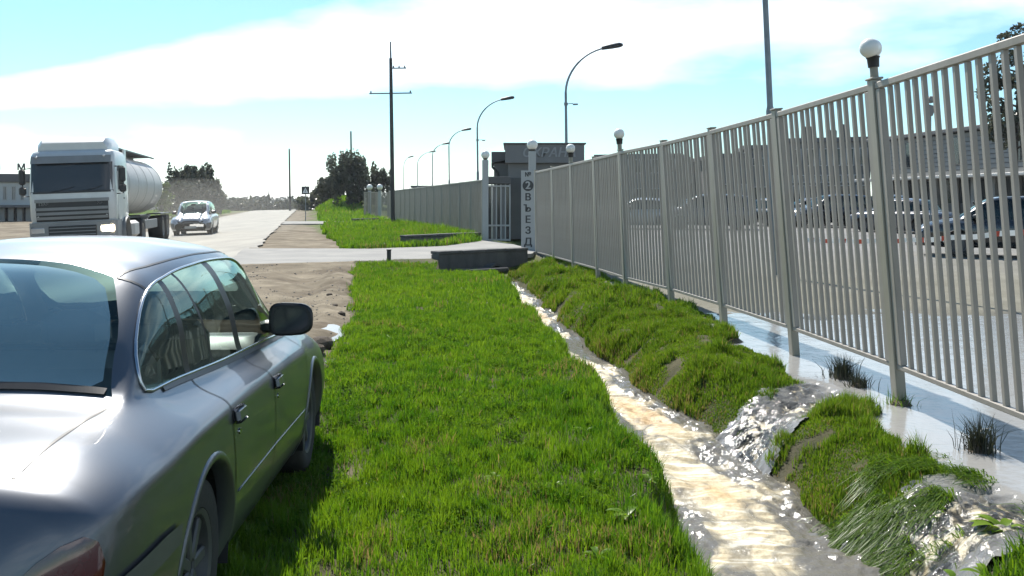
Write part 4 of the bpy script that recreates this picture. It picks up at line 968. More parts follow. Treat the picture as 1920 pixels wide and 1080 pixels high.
# ================================================================== vehicles
# A car body is one smooth surface over (u, t): u metres from the rear bumper, t = 0 sill ... 9 centre line of roof or deck.
SEDAN = [
 (0.00, [(.62,.28),(.68,.34),(.70,.48),(.69,.60),(.66,.67),(.60,.71),(.46,.735),(.32,.745),(.16,.75),(0,.752)]),
 (0.07, [(.74,.24),(.80,.34),(.83,.52),(.82,.68),(.78,.775),(.70,.825),(.55,.852),(.38,.866),(.19,.872),(0,.874)]),
 (0.20, [(.80,.22),(.87,.34),(.90,.57),(.90,.730),(.872,.816),(.745,.882),(.59,.908),(.40,.920),(.2,.926),(0,.928)]),
 (0.60, [(.83,.20),(.905,.34),(.93,.58),(.928,.762),(.902,.850),(.755,.932),(.62,.960),(.42,.974),(.21,.980),(0,.982)]),
 (0.84, [(.84,.20),(.91,.34),(.935,.58),(.932,.780),(.906,.868),(.735,.962),(.665,.992),(.48,1.008),(.25,1.018),(0,1.022)]),
 (1.00, [(.84,.20),(.91,.34),(.935,.58),(.932,.782),(.908,.872),(.735,.972),(.682,1.105),(.572,1.190),(.31,1.215),(0,1.225)]),
 (1.20, [(.84,.20),(.91,.34),(.935,.58),(.932,.782),(.908,.872),(.745,.972),(.692,1.195),(.586,1.340),(.33,1.402),(0,1.418)]),
 (1.50, [(.84,.20),(.91,.34),(.935,.58),(.932,.780),(.908,.872),(.765,.968),(.712,1.220),(.606,1.400),(.35,1.476),(0,1.496)]),
 (1.90, [(.84,.20),(.91,.34),(.935,.58),(.932,.778),(.908,.870),(.787,.962),(.735,1.226),(.626,1.430),(.355,1.512),(0,1.534)]),
 (2.40, [(.84,.20),(.91,.34),(.935,.58),(.932,.775),(.907,.866),(.790,.952),(.737,1.222),(.626,1.438),(.355,1.522),(0,1.545)]),
 (2.80, [(.84,.20),(.91,.34),(.935,.58),(.932,.770),(.906,.860),(.790,.943),(.736,1.195),(.616,1.400),(.35,1.482),(0,1.504)]),
 (3.05, [(.84,.20),(.91,.34),(.935,.58),(.928,.765),(.902,.854),(.788,.936),(.731,1.125),(.616,1.275),(.35,1.362),(0,1.386)]),
 (3.35, [(.84,.20),(.91,.34),(.935,.58),(.926,.758),(.898,.846),(.782,.926),(.730,1.025),(.61,1.105),(.34,1.172),(0,1.193)]),
 (3.62, [(.84,.20),(.91,.34),(.93,.57),(.915,.755),(.865,.858),(.77,.913),(.69,.958),(.53,.985),(.28,1.0),(0,1.005)]),
 (4.20, [(.82,.21),(.89,.34),(.91,.55),(.89,.72),(.83,.82),(.72,.872),(.59,.90),(.40,.92),(.2,.93),(0,.932)]),
 (4.60, [(.77,.24),(.84,.34),(.86,.50),(.84,.63),(.78,.715),(.66,.765),(.54,.79),(.38,.805),(.19,.815),(0,.82)]),
 (4.78, [(.60,.28),(.66,.35),(.68,.45),(.66,.54),(.60,.60),(.50,.64),(.40,.66),(.28,.67),(.14,.675),(0,.677)]),
]
def suv_table():
    "taller hatch bodied car"
    out = []
    for (u, z1, zr, zg) in ((0.0, .80, 1.10, 1.0), (0.10, .98, 1.42, 1.22), (0.35, 1.02, 1.62, 1.34), (0.9, 1.03, 1.69, 1.38), (1.6, 1.03, 1.72, 1.40), (2.3, 1.02, 1.71, 1.39), (2.8, 1.01, 1.62, 1.34), (3.2, 1.0, 1.36, 1.2), (3.5, .99, 1.14, 1.08), (3.7, .97, 1.07, 1.03), (4.2, .90, .98, .95), (4.5, .78, .84, .82), (4.62, .62, .68, .66)):
        e = 1.0 if 0.2 < u < 4.3 else (0.95 if 0.05 < u < 4.55 else 0.78)
        gl = zr - z1 > 0.18
        w6, w7 = (.74, .63) if gl else (.62, .48)
        out.append((u, [(.82 * e, .30), (.90 * e, .42), (.93 * e, .65), (.92 * e, z1 - .16), (.88 * e, z1 - .05), (.80 * e, z1), (w6 * e, zg), (w7 * e, zr - .07), (.36 * e, zr - .015), (0, zr)]))
    return out
class Skin:
    def __init__(self, table, rear_axle, front_axle, wr=0.33, wz=0.33, arch=0.385):
        self.us = np.array([r[0] for r in table]); self.P = np.array([r[1] for r in table], float)
        h = np.diff(self.us)[:, None, None]; d = np.diff(self.P, axis=0) / h
        m = np.zeros_like(self.P); m[0], m[-1] = d[0], d[-1]
        w = (d[:-1] * h[1:] + d[1:] * h[:-1]) / (h[:-1] + h[1:])
        lim = 3 * np.minimum(np.abs(d[:-1]), np.abs(d[1:]))
        m[1:-1] = np.where(np.sign(d[:-1]) == np.sign(d[1:]), np.sign(w) * np.minimum(np.abs(w), lim), 0)
        self.m = m; self.ra, self.fa = rear_axle, front_axle; self.wz, self.arch, self.wr = wz, arch, wr; self.L = self.us[-1]
    def ctrl(self, u):
        u = np.clip(u, self.us[0], self.us[-1] - 1e-9); k = np.clip(np.searchsorted(self.us, u, 'right') - 1, 0, len(self.us) - 2)
        h = (self.us[k + 1] - self.us[k]); s = ((u - self.us[k]) / h)[:, None, None]; h = h[:, None, None]
        p0, p1, m0, m1 = self.P[k], self.P[k + 1], self.m[k] * h, self.m[k + 1] * h
        return (2*s**3-3*s**2+1)*p0 + (s**3-2*s**2+s)*m0 + (-2*s**3+3*s**2)*p1 + (s**3-s**2)*m1
    def ev(self, u, t):
        u = np.atleast_1d(np.asarray(u, float)); t = np.clip(np.atleast_1d(np.asarray(t, float)), 0, 9 - 1e-9)
        C = self.ctrl(u); n = len(u)
        E = np.concatenate([2 * C[:, :1] - C[:, 1:2], C, C[:, 8:9] * np.array([-1, 1])], 1)
        k = np.floor(t).astype(int); f = (t - k)[:, None]; r = np.arange(n)
        a, b, c, d = E[r, k], E[r, k + 1], E[r, k + 2], E[r, k + 3]
        q = 0.5 * (2*b + (c-a)*f + (2*a-5*b+4*c-d)*f**2 + (3*b-a-3*c+d)*f**3)
        return np.stack([q[:, 0], u - self.ra, q[:, 1]], -1)
    def nrm(self, u, t):
        u = np.clip(u, 0.004, self.L - 0.004); t = np.clip(t, 0.02, 8.98)
        a = self.ev(u + .004, t) - self.ev(u - .004, t); b = self.ev(u, t + .02) - self.ev(u, t - .02)
        n = np.cross(a, b); n /= np.linalg.norm(n, axis=1)[:, None] + 1e-12; return n
    def t_at(self, u, z):
        "t on the side where the height is z"
        tt = np.linspace(0, 4.5, 91); out = []
        for uu, zz in zip(np.atleast_1d(u), np.atleast_1d(z)):
            zz_ = self.ev(np.full(91, uu), tt)[:, 2]; out.append(float(np.interp(zz, zz_, tt)))
        return np.array(out)
    def arch_poly(self, ax_, n=26):
        zb = float(self.ev(ax_, 0)[0, 2]); dz = zb - self.wz; a0 = math.asin(max(-.9, min(.9, dz / self.arch)))
        an = np.linspace(math.pi - a0, a0, n); u = ax_ + self.arch * np.cos(an); z = self.wz + self.arch * np.sin(an)
        t = self.t_at(u, z); t[0] = 0; t[-1] = 0
        return list(zip(u, t))
TS = 0.19
def partition(skin, dom, polys, du, dt):
    "triangulate the (u,t) domain with every outline as an edge, then sort the triangles into the first outline that holds them"
    vs = []; es = []
    def addpoly(poly):
        q = []
        for i in range(len(poly)):
            a, b = poly[i], poly[(i + 1) % len(poly)]
            n = max(1, int(max(abs(a[0] - b[0]) / du, abs(a[1] - b[1]) / dt)))
            for k in range(n): q.append((a[0] + (b[0] - a[0]) * k / n, a[1] + (b[1] - a[1]) * k / n))
        o = len(vs); vs.extend(q); es.extend([(o + i, o + (i + 1) % len(q)) for i in range(len(q))])
    addpoly(dom)
    for nm, p in polys: addpoly(p)
    ring = np.array(vs)
    gu, gt = np.meshgrid(np.arange(du / 2, skin.L, du), np.arange(dt / 2, 9, dt)); gp_ = np.stack([gu.ravel(), gt.ravel()], -1)
    dmin = np.full(len(gp_), 9.0)
    for k in range(0, len(ring), 400):
        r = ring[k:k + 400]; dd = np.hypot((gp_[:, None, 0] - r[None, :, 0]) / du, (gp_[:, None, 1] - r[None, :, 1]) / dt).min(1); dmin = np.minimum(dmin, dd)
    gp_ = gp_[dmin > 0.45]
    allv = [Vector((a, b * TS)) for a, b in vs] + [Vector((a, b * TS)) for a, b in gp_]
    ov, oe, of, _, _, _ = mgeo.delaunay_2d_cdt(allv, es, [], 0, 1e-5)
    V = np.array([(p[0], p[1] / TS) for p in ov]); T = np.array([f for f in of if len(f) == 3]); c = V[T].mean(1)
    lab = np.full(len(T), -1); ind = in_poly(c[:, 0], c[:, 1], dom); lab[ind] = len(polys)
    for i in range(len(polys) - 1, -1, -1):
        k = in_poly(c[:, 0], c[:, 1], polys[i][1]) & ind; lab[k] = i
    return V, T, lab
def skin_mesh(skin, V, T, name, material, side=1, both=False, off=0.0):
    ids = np.unique(T); mp_ = -np.ones(len(V), int); mp_[ids] = np.arange(len(ids)); v = V[ids]; t = mp_[T]
    P = skin.ev(v[:, 0], v[:, 1]); Nn = skin.nrm(v[:, 0], v[:, 1]); Nn[v[:, 1] > 8.97, 0] = 0
    P = P + Nn * off
    # make sure triangles face outwards
    fn = np.cross(P[t[:, 1]] - P[t[:, 0]], P[t[:, 2]] - P[t[:, 0]]); flip = (fn * Nn[t[:, 0]]).sum(1) < 0; t[flip] = t[flip][:, ::-1]
    PL = P * [-1, 1, 1]; NL = Nn * [-1, 1, 1]
    if both:
        n = len(P); P = np.concatenate([P, PL]); Nn = np.concatenate([Nn, NL]); t = np.concatenate([t, t[:, ::-1] + n])
    elif side < 0: P, Nn, t = PL, NL, t[:, ::-1]
    me = fastmesh(name, P, None, material, tris=t, smooth=True)
    me.normals_split_custom_set_from_vertices(Nn.tolist())
    return me
def curve_pts(skin, poly, n, side=1, closed=True, off=0.0):
    "evenly resampled outline lifted to the body"
    p = np.array(list(poly) + ([poly[0]] if closed else [])); seg = np.hypot(np.diff(p[:, 0]), np.diff(p[:, 1]) * TS); s = np.concatenate([[0], np.cumsum(seg)])
    q = np.linspace(0, s[-1], n); u = np.interp(q, s, p[:, 0]); t = np.interp(q, s, p[:, 1])
    P = skin.ev(u, t) + skin.nrm(u, t) * off; P[:, 0] *= side
    return [Vector(x) for x in P]
def smooth_poly(pts, it=2, closed=True):
    p = [Vector((a, b)) for a, b in pts]
    for _ in range(it):
        q = []
        n = len(p)
        for i in range(n if closed else n - 1):
            a, b = p[i], p[(i + 1) % n]; q += [a.lerp(b, .25), a.lerp(b, .75)]
        if not closed: q = [p[0]] + q + [p[-1]]
        p = q
    return [(v.x, v.y) for v in p]
def ribbon(skin, line, w, off, side=1, n=40):
    "thin strip on the body along a (u,t) line"
    p = np.array(line); seg = np.hypot(np.diff(p[:, 0]), np.diff(p[:, 1]) * TS); s = np.concatenate([[0], np.cumsum(seg)]); q = np.linspace(0, s[-1], n)
    u = np.interp(q, s, p[:, 0]); t = np.interp(q, s, p[:, 1]); P = skin.ev(u, t); Nn = skin.nrm(u, t); tg = np.gradient(P, axis=0); tg /= np.linalg.norm(tg, axis=1)[:, None]
    b = np.cross(Nn, tg) * w / 2; A, B = P + Nn * off + b, P + Nn * off - b
    A[:, 0] *= side; B[:, 0] *= side
    return np.stack([A, B], 1)
def wheel(parent, x, y, r, w, side, loc_z=None, rim='rim_metal', detail=True, name='wheel'):
    n = 40 if detail else 20; hz = r if loc_z is None else loc_z
    o = MB().lathe([(r * .64, -w / 2), (r * .80, -w * .54), (r * .94, -w * .50), (r * .985, -w * .40), (r, -w * .15), (r, w * .15), (r * .985, w * .40), (r * .94, w * .50), (r * .80, w * .54), (r * .64, w / 2)], n, axis='x').build(name, 'rubber', parent, 'all')
    o.location = (x, y, hz)
    d = side; rm = MB().lathe([(r * .64, -w * .45), (r * .63, w * .50 * d), (r * .57, w * .46 * d), (r * .53, w * .22 * d), (0.06, w * .30 * d), (0.055, w * .36 * d), (0.001, w * .36 * d)], n, axis='x')
    rm.build('rim', rim, o, True)
    if detail:
        sp = MB()
        for k in range(7):
            a = 2 * math.pi * k / 7; sp.box((w * .34 * d, r * .32 * math.cos(a), r * .32 * math.sin(a)), (0.03, r * .5, r * .15), Matrix.Rotation(a, 3, 'X'), bev=0.008)
        sp.build('spokes', rim, o)
    return o
def build_car(name, skin, paint, label, cat, detail=1, group=None, shape='sedan', glass='car_glass'):
    root = empty(name, label=label, cat=cat, group=group)
    du, dt = {2: (0.045, 0.14), 1: (0.10, 0.30), 0: (0.16, 0.42)}[detail]
    ra, fa, Lc = skin.ra, skin.fa, skin.L
    arR, arF = skin.arch_poly(ra), skin.arch_poly(fa)
    dom = [(0.0, 0.0)] + arR + arF + [(Lc, 0.0), (Lc, 9.0), (0.0, 9.0)]
    if shape == 'sedan':
        dlo = smooth_poly([(0.985, 5.10), (0.965, 5.35), (0.968, 5.85), (1.05, 6.40), (1.24, 6.76), (1.58, 6.88), (2.1, 6.92), (2.6, 6.91), (2.88, 6.86), (3.09, 6.72), (3.30, 6.2), (3.47, 5.45), (3.44, 5.12), (2.4, 5.10), (1.4, 5.10), (1.06, 5.09)], 2)
        xB, xD1, xD2 = 2.21, 1.42, 1.74
        rg = smooth_poly([(0.875, 6.42), (0.875, 7.4), (0.872, 9.0), (0.872, 9.0), (1.25, 9.0), (1.25, 9.0), (1.235, 8.0), (1.195, 7.42), (1.10, 7.18), (0.96, 6.80)], 1)
        rgs = [(0.845, 6.10), (0.855, 7.4), (0.855, 9.0), (1.29, 9.0), (1.275, 8.0), (1.235, 7.34), (1.11, 7.05), (0.96, 6.62)]
        ws = [(2.84, 9.0), (2.86, 8.0), (2.92, 7.35), (3.15, 7.18), (3.45, 6.9), (3.56, 6.9), (3.605, 7.8), (3.61, 9.0)]
        trunk = [(0.16, 9.0), (0.15, 7.0), (0.17, 5.75), (0.60, 5.86), (0.83, 5.98), (0.835, 7.4), (0.835, 9.0)]
        hood = [(3.65, 9.0), (3.63, 7.5), (3.59, 6.2), (4.0, 5.75), (4.55, 5.9), (4.58, 7.4), (4.585, 9.0)]
        d1 = [(1.42, 5.02), (1.415, 4.2), (1.405, 3.4), (1.42, 2.6), (1.46, 1.9), (1.50, 0.9), (1.53, 0.36)]
        d2 = [(2.22, 5.02), (2.26, 4.0), (2.30, 3.0), (2.33, 1.8), (2.335, 0.36)]
        d3 = [(3.40, 5.02), (3.39, 4.0), (3.36, 2.5), (3.33, 1.2), (3.32, 0.36)]
    else:
        dlo = smooth_poly([(0.42, 5.15), (0.44, 6.0), (0.62, 6.8), (1.5, 6.92), (2.4, 6.9), (2.75, 6.85), (3.1, 6.6), (3.42, 5.4), (3.38, 5.12), (1.5, 5.12)], 2)
        xB, xD1, xD2 = 2.1, 1.15, 1.3
        rg = [(0.12, 6.2), (0.12, 9.0), (0.30, 9.0), (0.30, 7.2), (0.27, 6.4)]; rgs = [(0.10, 6.0), (0.10, 9.0), (0.33, 9.0), (0.33, 7.0), (0.28, 6.2)]
        ws = [(2.62, 9.0), (2.66, 8.0), (2.74, 7.35), (3.1, 7.15), (3.5, 6.85), (3.6, 7.8), (3.61, 9.0)]
        trunk = [(0.05, 9.0), (0.05, 5.6), (0.09, 5.8), (0.095, 9.0)]
        hood = [(3.66, 9.0), (3.64, 7.5), (3.62, 6.2), (4.1, 5.75), (4.4, 5.9), (4.43, 7.4), (4.435, 9.0)]
        d1 = [(1.15, 5.02), (1.16, 3.0), (1.2, 1.6), (1.3, 0.36)]; d2 = [(2.1, 5.02), (2.12, 3.0), (2.12, 0.36)]; d3 = [(3.2, 5.02), (3.18, 3.0), (3.1, 0.36)]
    roofp = [(1.295 if shape == 'sedan' else .34, 9.0), (1.28 if shape == 'sedan' else .34, 7.9), (1.24 if shape == 'sedan' else .36, 7.3), (1.6, 7.17), (2.3, 7.15), (2.72, 7.17), (2.905 if shape == 'sedan' else 2.72, 7.32), (2.845 if shape == 'sedan' else 2.64, 8.0), (2.825 if shape == 'sedan' else 2.6, 9.0)]
    def clip_dlo(u0a, u0b, u1a, u1b):
        "piece of the side window between two slanting lines (base u, top u)"
        def side_of(p, a, b): return p[0] - (a + (b - a) * (p[1] - 5.1) / 1.8)
        q = list(dlo)
        for (a, b, sg) in ((u0a, u0b, 1), (u1a, u1b, -1)):
            out = []
            for i in range(len(q)):
                p, r = q[i], q[(i + 1) % len(q)]; sp_, sr = side_of(p, a, b) * sg, side_of(r, a, b) * sg
                if sp_ >= 0: out.append(p)
                if (sp_ >= 0) != (sr >= 0):
                    f = sp_ / (sp_ - sr); out.append((p[0] + (r[0] - p[0]) * f, p[1] + (r[1] - p[1]) * f))
            q = out
        return q
    sd = shape == 'sedan'
    quarter = clip_dlo(0.0, 0.0, xD1 - 0.03, xD1 - .03)
    rear_w1 = clip_dlo(xD1 + 0.03, xD1 + .02, xD2 - .01, xD2 - (.19 if sd else .02))
    rear_w2 = clip_dlo(xD2 + 0.015, xD2 - (.165 if sd else 0), xB - 0.05, xB - (.22 if sd else .09))
    front_w = clip_dlo(xB + 0.05, xB - (.12 if sd else -.01), 5, 5)
    rear_door = d1 + d2[::-1]; front_door = d2 + d3[::-1]
    polys = [('quarter_glass', quarter), ('vent_glass', rear_w1), ('rear_side_glass', rear_w2), ('front_side_glass', front_w), ('window_pillar', dlo), ('rear_glass', rg), ('rear_glass_seal', rgs), ('windshield', ws), ('trunk_lid', trunk), ('hood', hood), ('rear_door', rear_door), ('front_door', front_door), ('roof', roofp)]
    V, T, lab = partition(skin, dom, polys, du, dt)
    mats = {'window_pillar': 'black_plastic', 'rear_glass_seal': 'black_plastic'}
    for i, (nm, p) in enumerate(polys + [('body_shell', None)]):
        t = T[lab == i]
        if not len(t): continue
        g = 'glass' in nm or nm == 'windshield'
        ma = ('rear_glass' if nm == 'rear_glass' and detail == 2 else glass) if g else mats.get(nm, paint)
        if nm == 'window_pillar':
            par = {int(a): int(a) for a in np.unique(t)}
            def root_of(a):
                while par[a] != a: par[a] = par[par[a]]; a = par[a]
                return a
            for a, b, c_ in t.tolist(): par[root_of(a)] = root_of(b); par[root_of(b)] = root_of(c_)
            rr = np.array([root_of(int(a)) for a in t[:, 0]])
            for q in np.unique(rr):
                for s in (1, -1): put(nm, skin_mesh(skin, V, t[rr == q], nm, ma, side=s), root)
            continue
        if nm in ('rear_door', 'front_door', 'quarter_glass', 'vent_glass', 'rear_side_glass', 'front_side_glass', 'window_pillar'):
            kids = []
            for s in (1, -1):
                o = put(nm, skin_mesh(skin, V, t, nm, ma, side=s), root)
        else: put(nm, skin_mesh(skin, V, t, nm, ma, both=True), root)
    doors = {}
    for o in [x for x in COL.objects if x.parent == root and x.name.startswith(('rear_door', 'front_door'))]:
        s = 1 if o.data.vertices[0].co.x > 0 else -1; doors[(o.name.split('.')[0], s)] = o
    # wheel arches: lip, liner; wheels
    for (au, poly) in ((ra, arR), (fa, arF)):
        for s in (1, -1):
            path = curve_pts(skin, poly, 30, s, False, -0.004)
            if detail:
                prof = np.array([[p + Vector((s * o_, 0, 0)) + (Vector((0, p.y - (au - ra), p.z - skin.wz)).normalized() * rr) for (o_, rr) in ((-0.03, 0.035), (0.004, 0.030), (0.014, 0.012), (0.008, -0.004), (-0.06, -0.006))] for p in path])
                MB().grid(prof).build('arch_lip', paint, root, 'all')
            ln_ = np.array([[(s * x_, au - ra + (skin.arch + .0) * math.cos(a), skin.wz + (skin.arch + .0) * math.sin(a)) for x_ in (0.52, 0.80, 0.905)] for a in np.linspace(-0.3, math.pi + .3, 20)])
            MB().grid(ln_).build('arch_liner', 'black_plastic', root)
            wheel(root, s * 0.775, au - ra, skin.wr, 0.215, s, detail=detail > 0)
    # underbody and cabin
    zb = skin.wz - 0.11
    MB().box((0, (fa - ra) / 2, zb + 0.06), (1.10, Lc - .7, 0.12), bev=0.03).build('underbody', 'black_plastic', root)
    MB().box((0, (ra + fa) / 2 - ra, zb + 0.08), (1.62, fa - ra - 0.82, 0.10), bev=0.02).build('floor_pan', 'black_plastic', root)
    zs = 0.0 if shape == 'sedan' else 0.14
    yb = 0.86 - ra if shape == 'sedan' else 0.3 - ra
    sh = MB().box((0, yb + 0.28, 0.93 + zs), (1.30, 0.66, 0.03), bev=0.01).build('parcel_shelf', 'seat_cloth', root)
    for s in (1, -1): MB().box((s * 0.715, 2.4 - ra, 0.60 + zs), (0.04, 2.0, 0.60), bev=0.01).build('cabin_trim', 'seat_cloth', root)
    y0 = 1.33 - ra if shape == 'sedan' else 0.9 - ra
    def seat(x, y, w, nm, hr=True):
        b = MB(); b.box((x, y + 0.28, 0.50 + zs), (w, 0.52, 0.20), bev=0.05); b.box((x, y - 0.02, 0.82 + zs), (w, 0.16, 0.62), Matrix.Rotation(R(12), 3, 'X'), bev=0.06)
        o = b.build(nm, 'seat_cloth', root, True)
        for hx in ((x,) if w < .8 else (x - .38, x + .38)): MB().box((hx, y - 0.10, 1.19 + zs), (0.26, 0.10, 0.16), Matrix.Rotation(R(12), 3, 'X'), bev=0.05).build('head_rest', 'seat_cloth', o, True)
    seat(0, y0, 1.36, 'rear_seat'); seat(0.37, y0 + 0.95, 0.52, 'front_seat'); seat(-0.37, y0 + 0.95, 0.52, 'front_seat')
    yd = (3.28 if shape == 'sedan' else 3.25) - ra
    dsh = MB().box((0, yd, 0.84 + zs), (1.42, 0.42, 0.20), bev=0.06).build('dashboard', 'trim_grey', root, True)
    ring = MB(); ring.tube([(-0.37 + 0.185 * math.cos(a), yd - 0.30 + 0.05 * math.sin(a), 0.90 + zs + 0.175 * math.sin(a)) for a in np.linspace(0, 2 * math.pi, 25)], 0.014, 8); ring.box((-0.37, yd - 0.28, 0.90 + zs), (0.32, 0.03, 0.06), bev=0.01); ring.build('steering_wheel', 'black_plastic', root, True)
    MB().box((0, yd - 0.16, 1.30 + zs * 1.6), (0.22, 0.03, 0.07), bev=0.01).build('inner_mirror', 'black_plastic', root)
    # outside mirrors
    mu = 2.96 if shape == 'sedan' else 3.05; mt = 5.15
    for s in (1, -1):
        P0 = skin.ev(mu, mt)[0]; b = MB()
        prof = []
        for (yy, sx, sz, ox, oz) in ((-0.085, .112, .080, .0, .0), (-0.075, .124, .092, .0, .0), (0.0, .118, .088, -.006, .0), (0.06, .09, .058, -.018, -.004), (0.095, .04, .03, -.03, -.008)):
            prof.append([(s * (P0[0] + 0.135 + ox + sx * math.copysign(abs(math.cos(a)) ** .55, math.cos(a))), P0[1] + yy, P0[2] + 0.105 + oz + sz * math.copysign(abs(math.sin(a)) ** .6, math.sin(a)) * (1 - .12 * math.cos(a))) for a in np.linspace(0, 2 * math.pi, 29)])
        b.grid(np.array(prof)); 
        b.add(prof[0][:-1], [tuple(range(28))])
        b.box((s * (P0[0] + 0.02), P0[1] + 0.005, P0[2] + 0.06), (0.13, 0.09, 0.07), bev=0.015)
        o = b.build('wing_mirror', 'black_plastic', root, True)
        g = [(p[0], p[1] - 0.003, p[2]) for p in prof[0][:-1]]; cx = sum(p[0] for p in g) / 28; cz = sum(p[2] for p in g) / 28
        MB().add([(cx + (p[0] - cx) * .86, p[1], cz + (p[2] - cz) * .84) for p in g], [tuple(range(28))]).build('mirror_glass', 'window_dark', o)
    # lamps, plates
    def patch(nm, poly, ma, off, par=root, both=True):
        V2, T2, l2 = partition(skin, poly, [], du, dt)
        if nm in ('grille', 'bumper'): return put(nm, skin_mesh(skin, V2, T2[l2 == 0], nm, ma, both=True, off=off), par)
        for s in (1, -1): put(nm, skin_mesh(skin, V2, T2[l2 == 0], nm, ma, side=s, off=off), par)
    if shape == 'sedan':
        tl_ = patch('tail_lamp', smooth_poly([(0.012, 2.3), (0.012, 3.6), (0.05, 3.7), (0.12, 3.45), (0.14, 2.5), (0.07, 2.2)], 1), 'lamp_red', 0.006)
        patch('bumper_strip', [(0.008, 1.9), (0.008, 2.25), (0.5, 2.25), (0.66, 2.2), (0.66, 1.9), (0.5, 1.88)], 'trim_grey', 0.012)
        patch('headlight', smooth_poly([(4.772, 3.2), (4.772, 5.2), (4.6, 4.7), (4.5, 4.0), (4.55, 3.2)], 1), 'lamp_clear', 0.004)
        patch('grille', [(4.775, 6.2), (4.775, 9), (4.70, 9), (4.70, 6.2)], 'black_plastic', 0.004)
    else:
        patch('headlight', smooth_poly([(4.61, 3.3), (4.61, 5.3), (4.45, 5.1), (4.35, 4.2), (4.42, 3.3)], 1), 'lamp_clear', 0.006)
        patch('grille', [(4.615, 5.6), (4.615, 9), (4.56, 9), (4.56, 5.6)], 'black_plastic', 0.004)
        patch('tail_lamp', smooth_poly([(0.012, 2.9), (0.012, 5.2), (0.06, 5.3), (0.1, 4.0), (0.08, 2.95)], 1), 'lamp_red', 0.006)
        patch('bumper', [(4.615, 0.6), (4.615, 2.4), (4.3, 2.3), (4.25, 0.6)], 'trim_grey', 0.012)
    MB().box((0, Lc - ra + 0.012, 0.45), (0.52, 0.012, 0.11)).build('number_plate', 'plate_light', root)
    MB().box((0, -ra - 0.03, 0.62), (0.52, 0.05, 0.11)).build('number_plate', 'plate_light', root)
    if detail:
        for s in (1, -1):
            seams = MB()
            for ln in (d1, d2, d3, [(1.53, .36), (3.32, .36)], [(0.17, 5.75), (0.60, 5.86), (0.83, 5.98)], [(1.24, 7.3), (1.6, 7.17), (2.3, 7.15), (2.72, 7.17), (2.905, 7.32)] if shape == 'sedan' else [(.4, 7.16), (2.6, 7.16)], [(1.27, 6.78), (1.24, 7.28)] if shape == 'sedan' else [(.4, 6.9), (.4, 7.1)]):
                seams.grid(ribbon(skin, ln, 0.010, 0.0022, s))
            seams.build('panel_seam', 'black_plastic', root)
            tr = MB(); tr.tube(curve_pts(skin, dlo, 90, s, True, 0.003), 0.0068, 8, cap=False); tr.build('window_trim', 'chrome', root, 'all')
            be = MB(); be.grid(ribbon(skin, [(1.12, 5.03), (2.2, 5.02), (3.40, 5.02)], 0.022, 0.007, s)); be.build('belt_moulding', 'trim_grey', root)
            for (nm, uu, tt) in (('rear_door', 1.50 if shape == 'sedan' else 1.4, 3.25), ('front_door', 2.37 if shape == 'sedan' else 2.3, 3.25)):
                P0 = Vector(skin.ev(uu, tt)[0]); nn = Vector(skin.nrm(np.array([uu]), np.array([tt]))[0]); P0.x *= s; nn.x *= s
                b = MB(); b.box(P0 + nn * 0.012, (0.030, 0.155, 0.062), Matrix.Rotation(-s * .18, 3, 'Y'), bev=0.014)
                h = b.build('handle', paint, doors[(nm, s)], True)
                MB().lathe([(0.001, 0.006 * s), (0.012, 0.006 * s), (0.014, -0.006 * s)], 14, P0 + nn * 0.004 + Vector((0, 0.012, -0.075)), axis='x').build('lock', 'chrome', h, True)
                # body crease along the lower door
            cr = MB(); cr.tube(curve_pts(skin, [(1.52, 1.62), (2.4, 1.64), (3.34, 1.6)] if shape == 'sedan' else [(1.3, 1.6), (3.1, 1.6)], 30, s, False, 0.001), 0.0045, 6); cr.build('door_crease', paint, root, 'all')
            if shape == 'sedan':
                MB().grid(ribbon(skin, [(0.86, 6.3), (0.865, 7.4), (0.862, 8.99)], 0.03, 0.008, s)).build('glass_base_strip', 'black_plastic', root)
    return root

sedan = Skin(SEDAN, 1.08, 3.76)
car = build_car('parked_car', sedan, 'paint_grey', 'grey sedan with black wing mirror parked on the grass at the left', 'car', detail=2)
yawc = math.atan(0.066)
car.location = (-2.035, 3.36, 0.02); car.rotation_euler = (R(-1.9), R(0.0), yawc)

suv = Skin(suv_table(), 0.85, 3.5, wr=0.35, wz=0.36, arch=0.41)
car2 = build_car('oncoming_car', suv, 'paint_silver', 'silver grey car with a sunlit bonnet following the tanker truck', 'car', detail=1, shape='suv')
car2.location = (-16.1, 48.1, -0.05); car2.rotation_euler = (0, R(1.5), R(180) + math.atan(0.22))

# yard cars
def place_copy(src, paint, x, y, z, rz, label, group='cars parked in the yard'):
    c = copy_tree(src); c['label'] = label; c['group'] = group; c.location = (x, y, z); c.rotation_euler = (0, 0, rz)
    for ch in [q for q in COL.objects if q.parent == c]:
        if ch.type == 'MESH' and ch.material_slots and ch.material_slots[0].material and ch.material_slots[0].material.name.startswith('paint'):
            ch.material_slots[0].link = 'OBJECT'; ch.material_slots[0].material = MATS[paint]
    return c
yard0 = build_car('yard_car', sedan, 'paint_silver', 'silver saloon nose to the left behind the middle of the fence', 'car', detail=0, group='cars parked in the yard', glass='truck_glass')
yard0.location = (ax(1255, 46), 46, 0.27); yard0.rotation_euler = (0, 0, R(78))
yard1 = build_car('yard_car', suv, 'paint_black', 'dark high bodied car behind the tape at the right edge', 'car', detail=0, shape='suv', group='cars parked in the yard', glass='truck_glass')
yard1.location = (ax(1868, 26.5) + 1.6, 26.0, 0.10); yard1.rotation_euler = (0, 0, R(66))
place_copy(yard1, 'paint_darkgrey', ax(1380, 45), 45, 0.27, R(80), 'dark high bodied car right of the silver saloon')
place_copy(yard0, 'paint_black', ax(1470, 50), 50, 0.28, R(20), 'black saloon behind the nearest lamp pole')
place_copy(yard0, 'paint_darkgrey', ax(1560, 52), 52, 0.28, R(95), 'dark grey saloon between the two nearest fence posts')
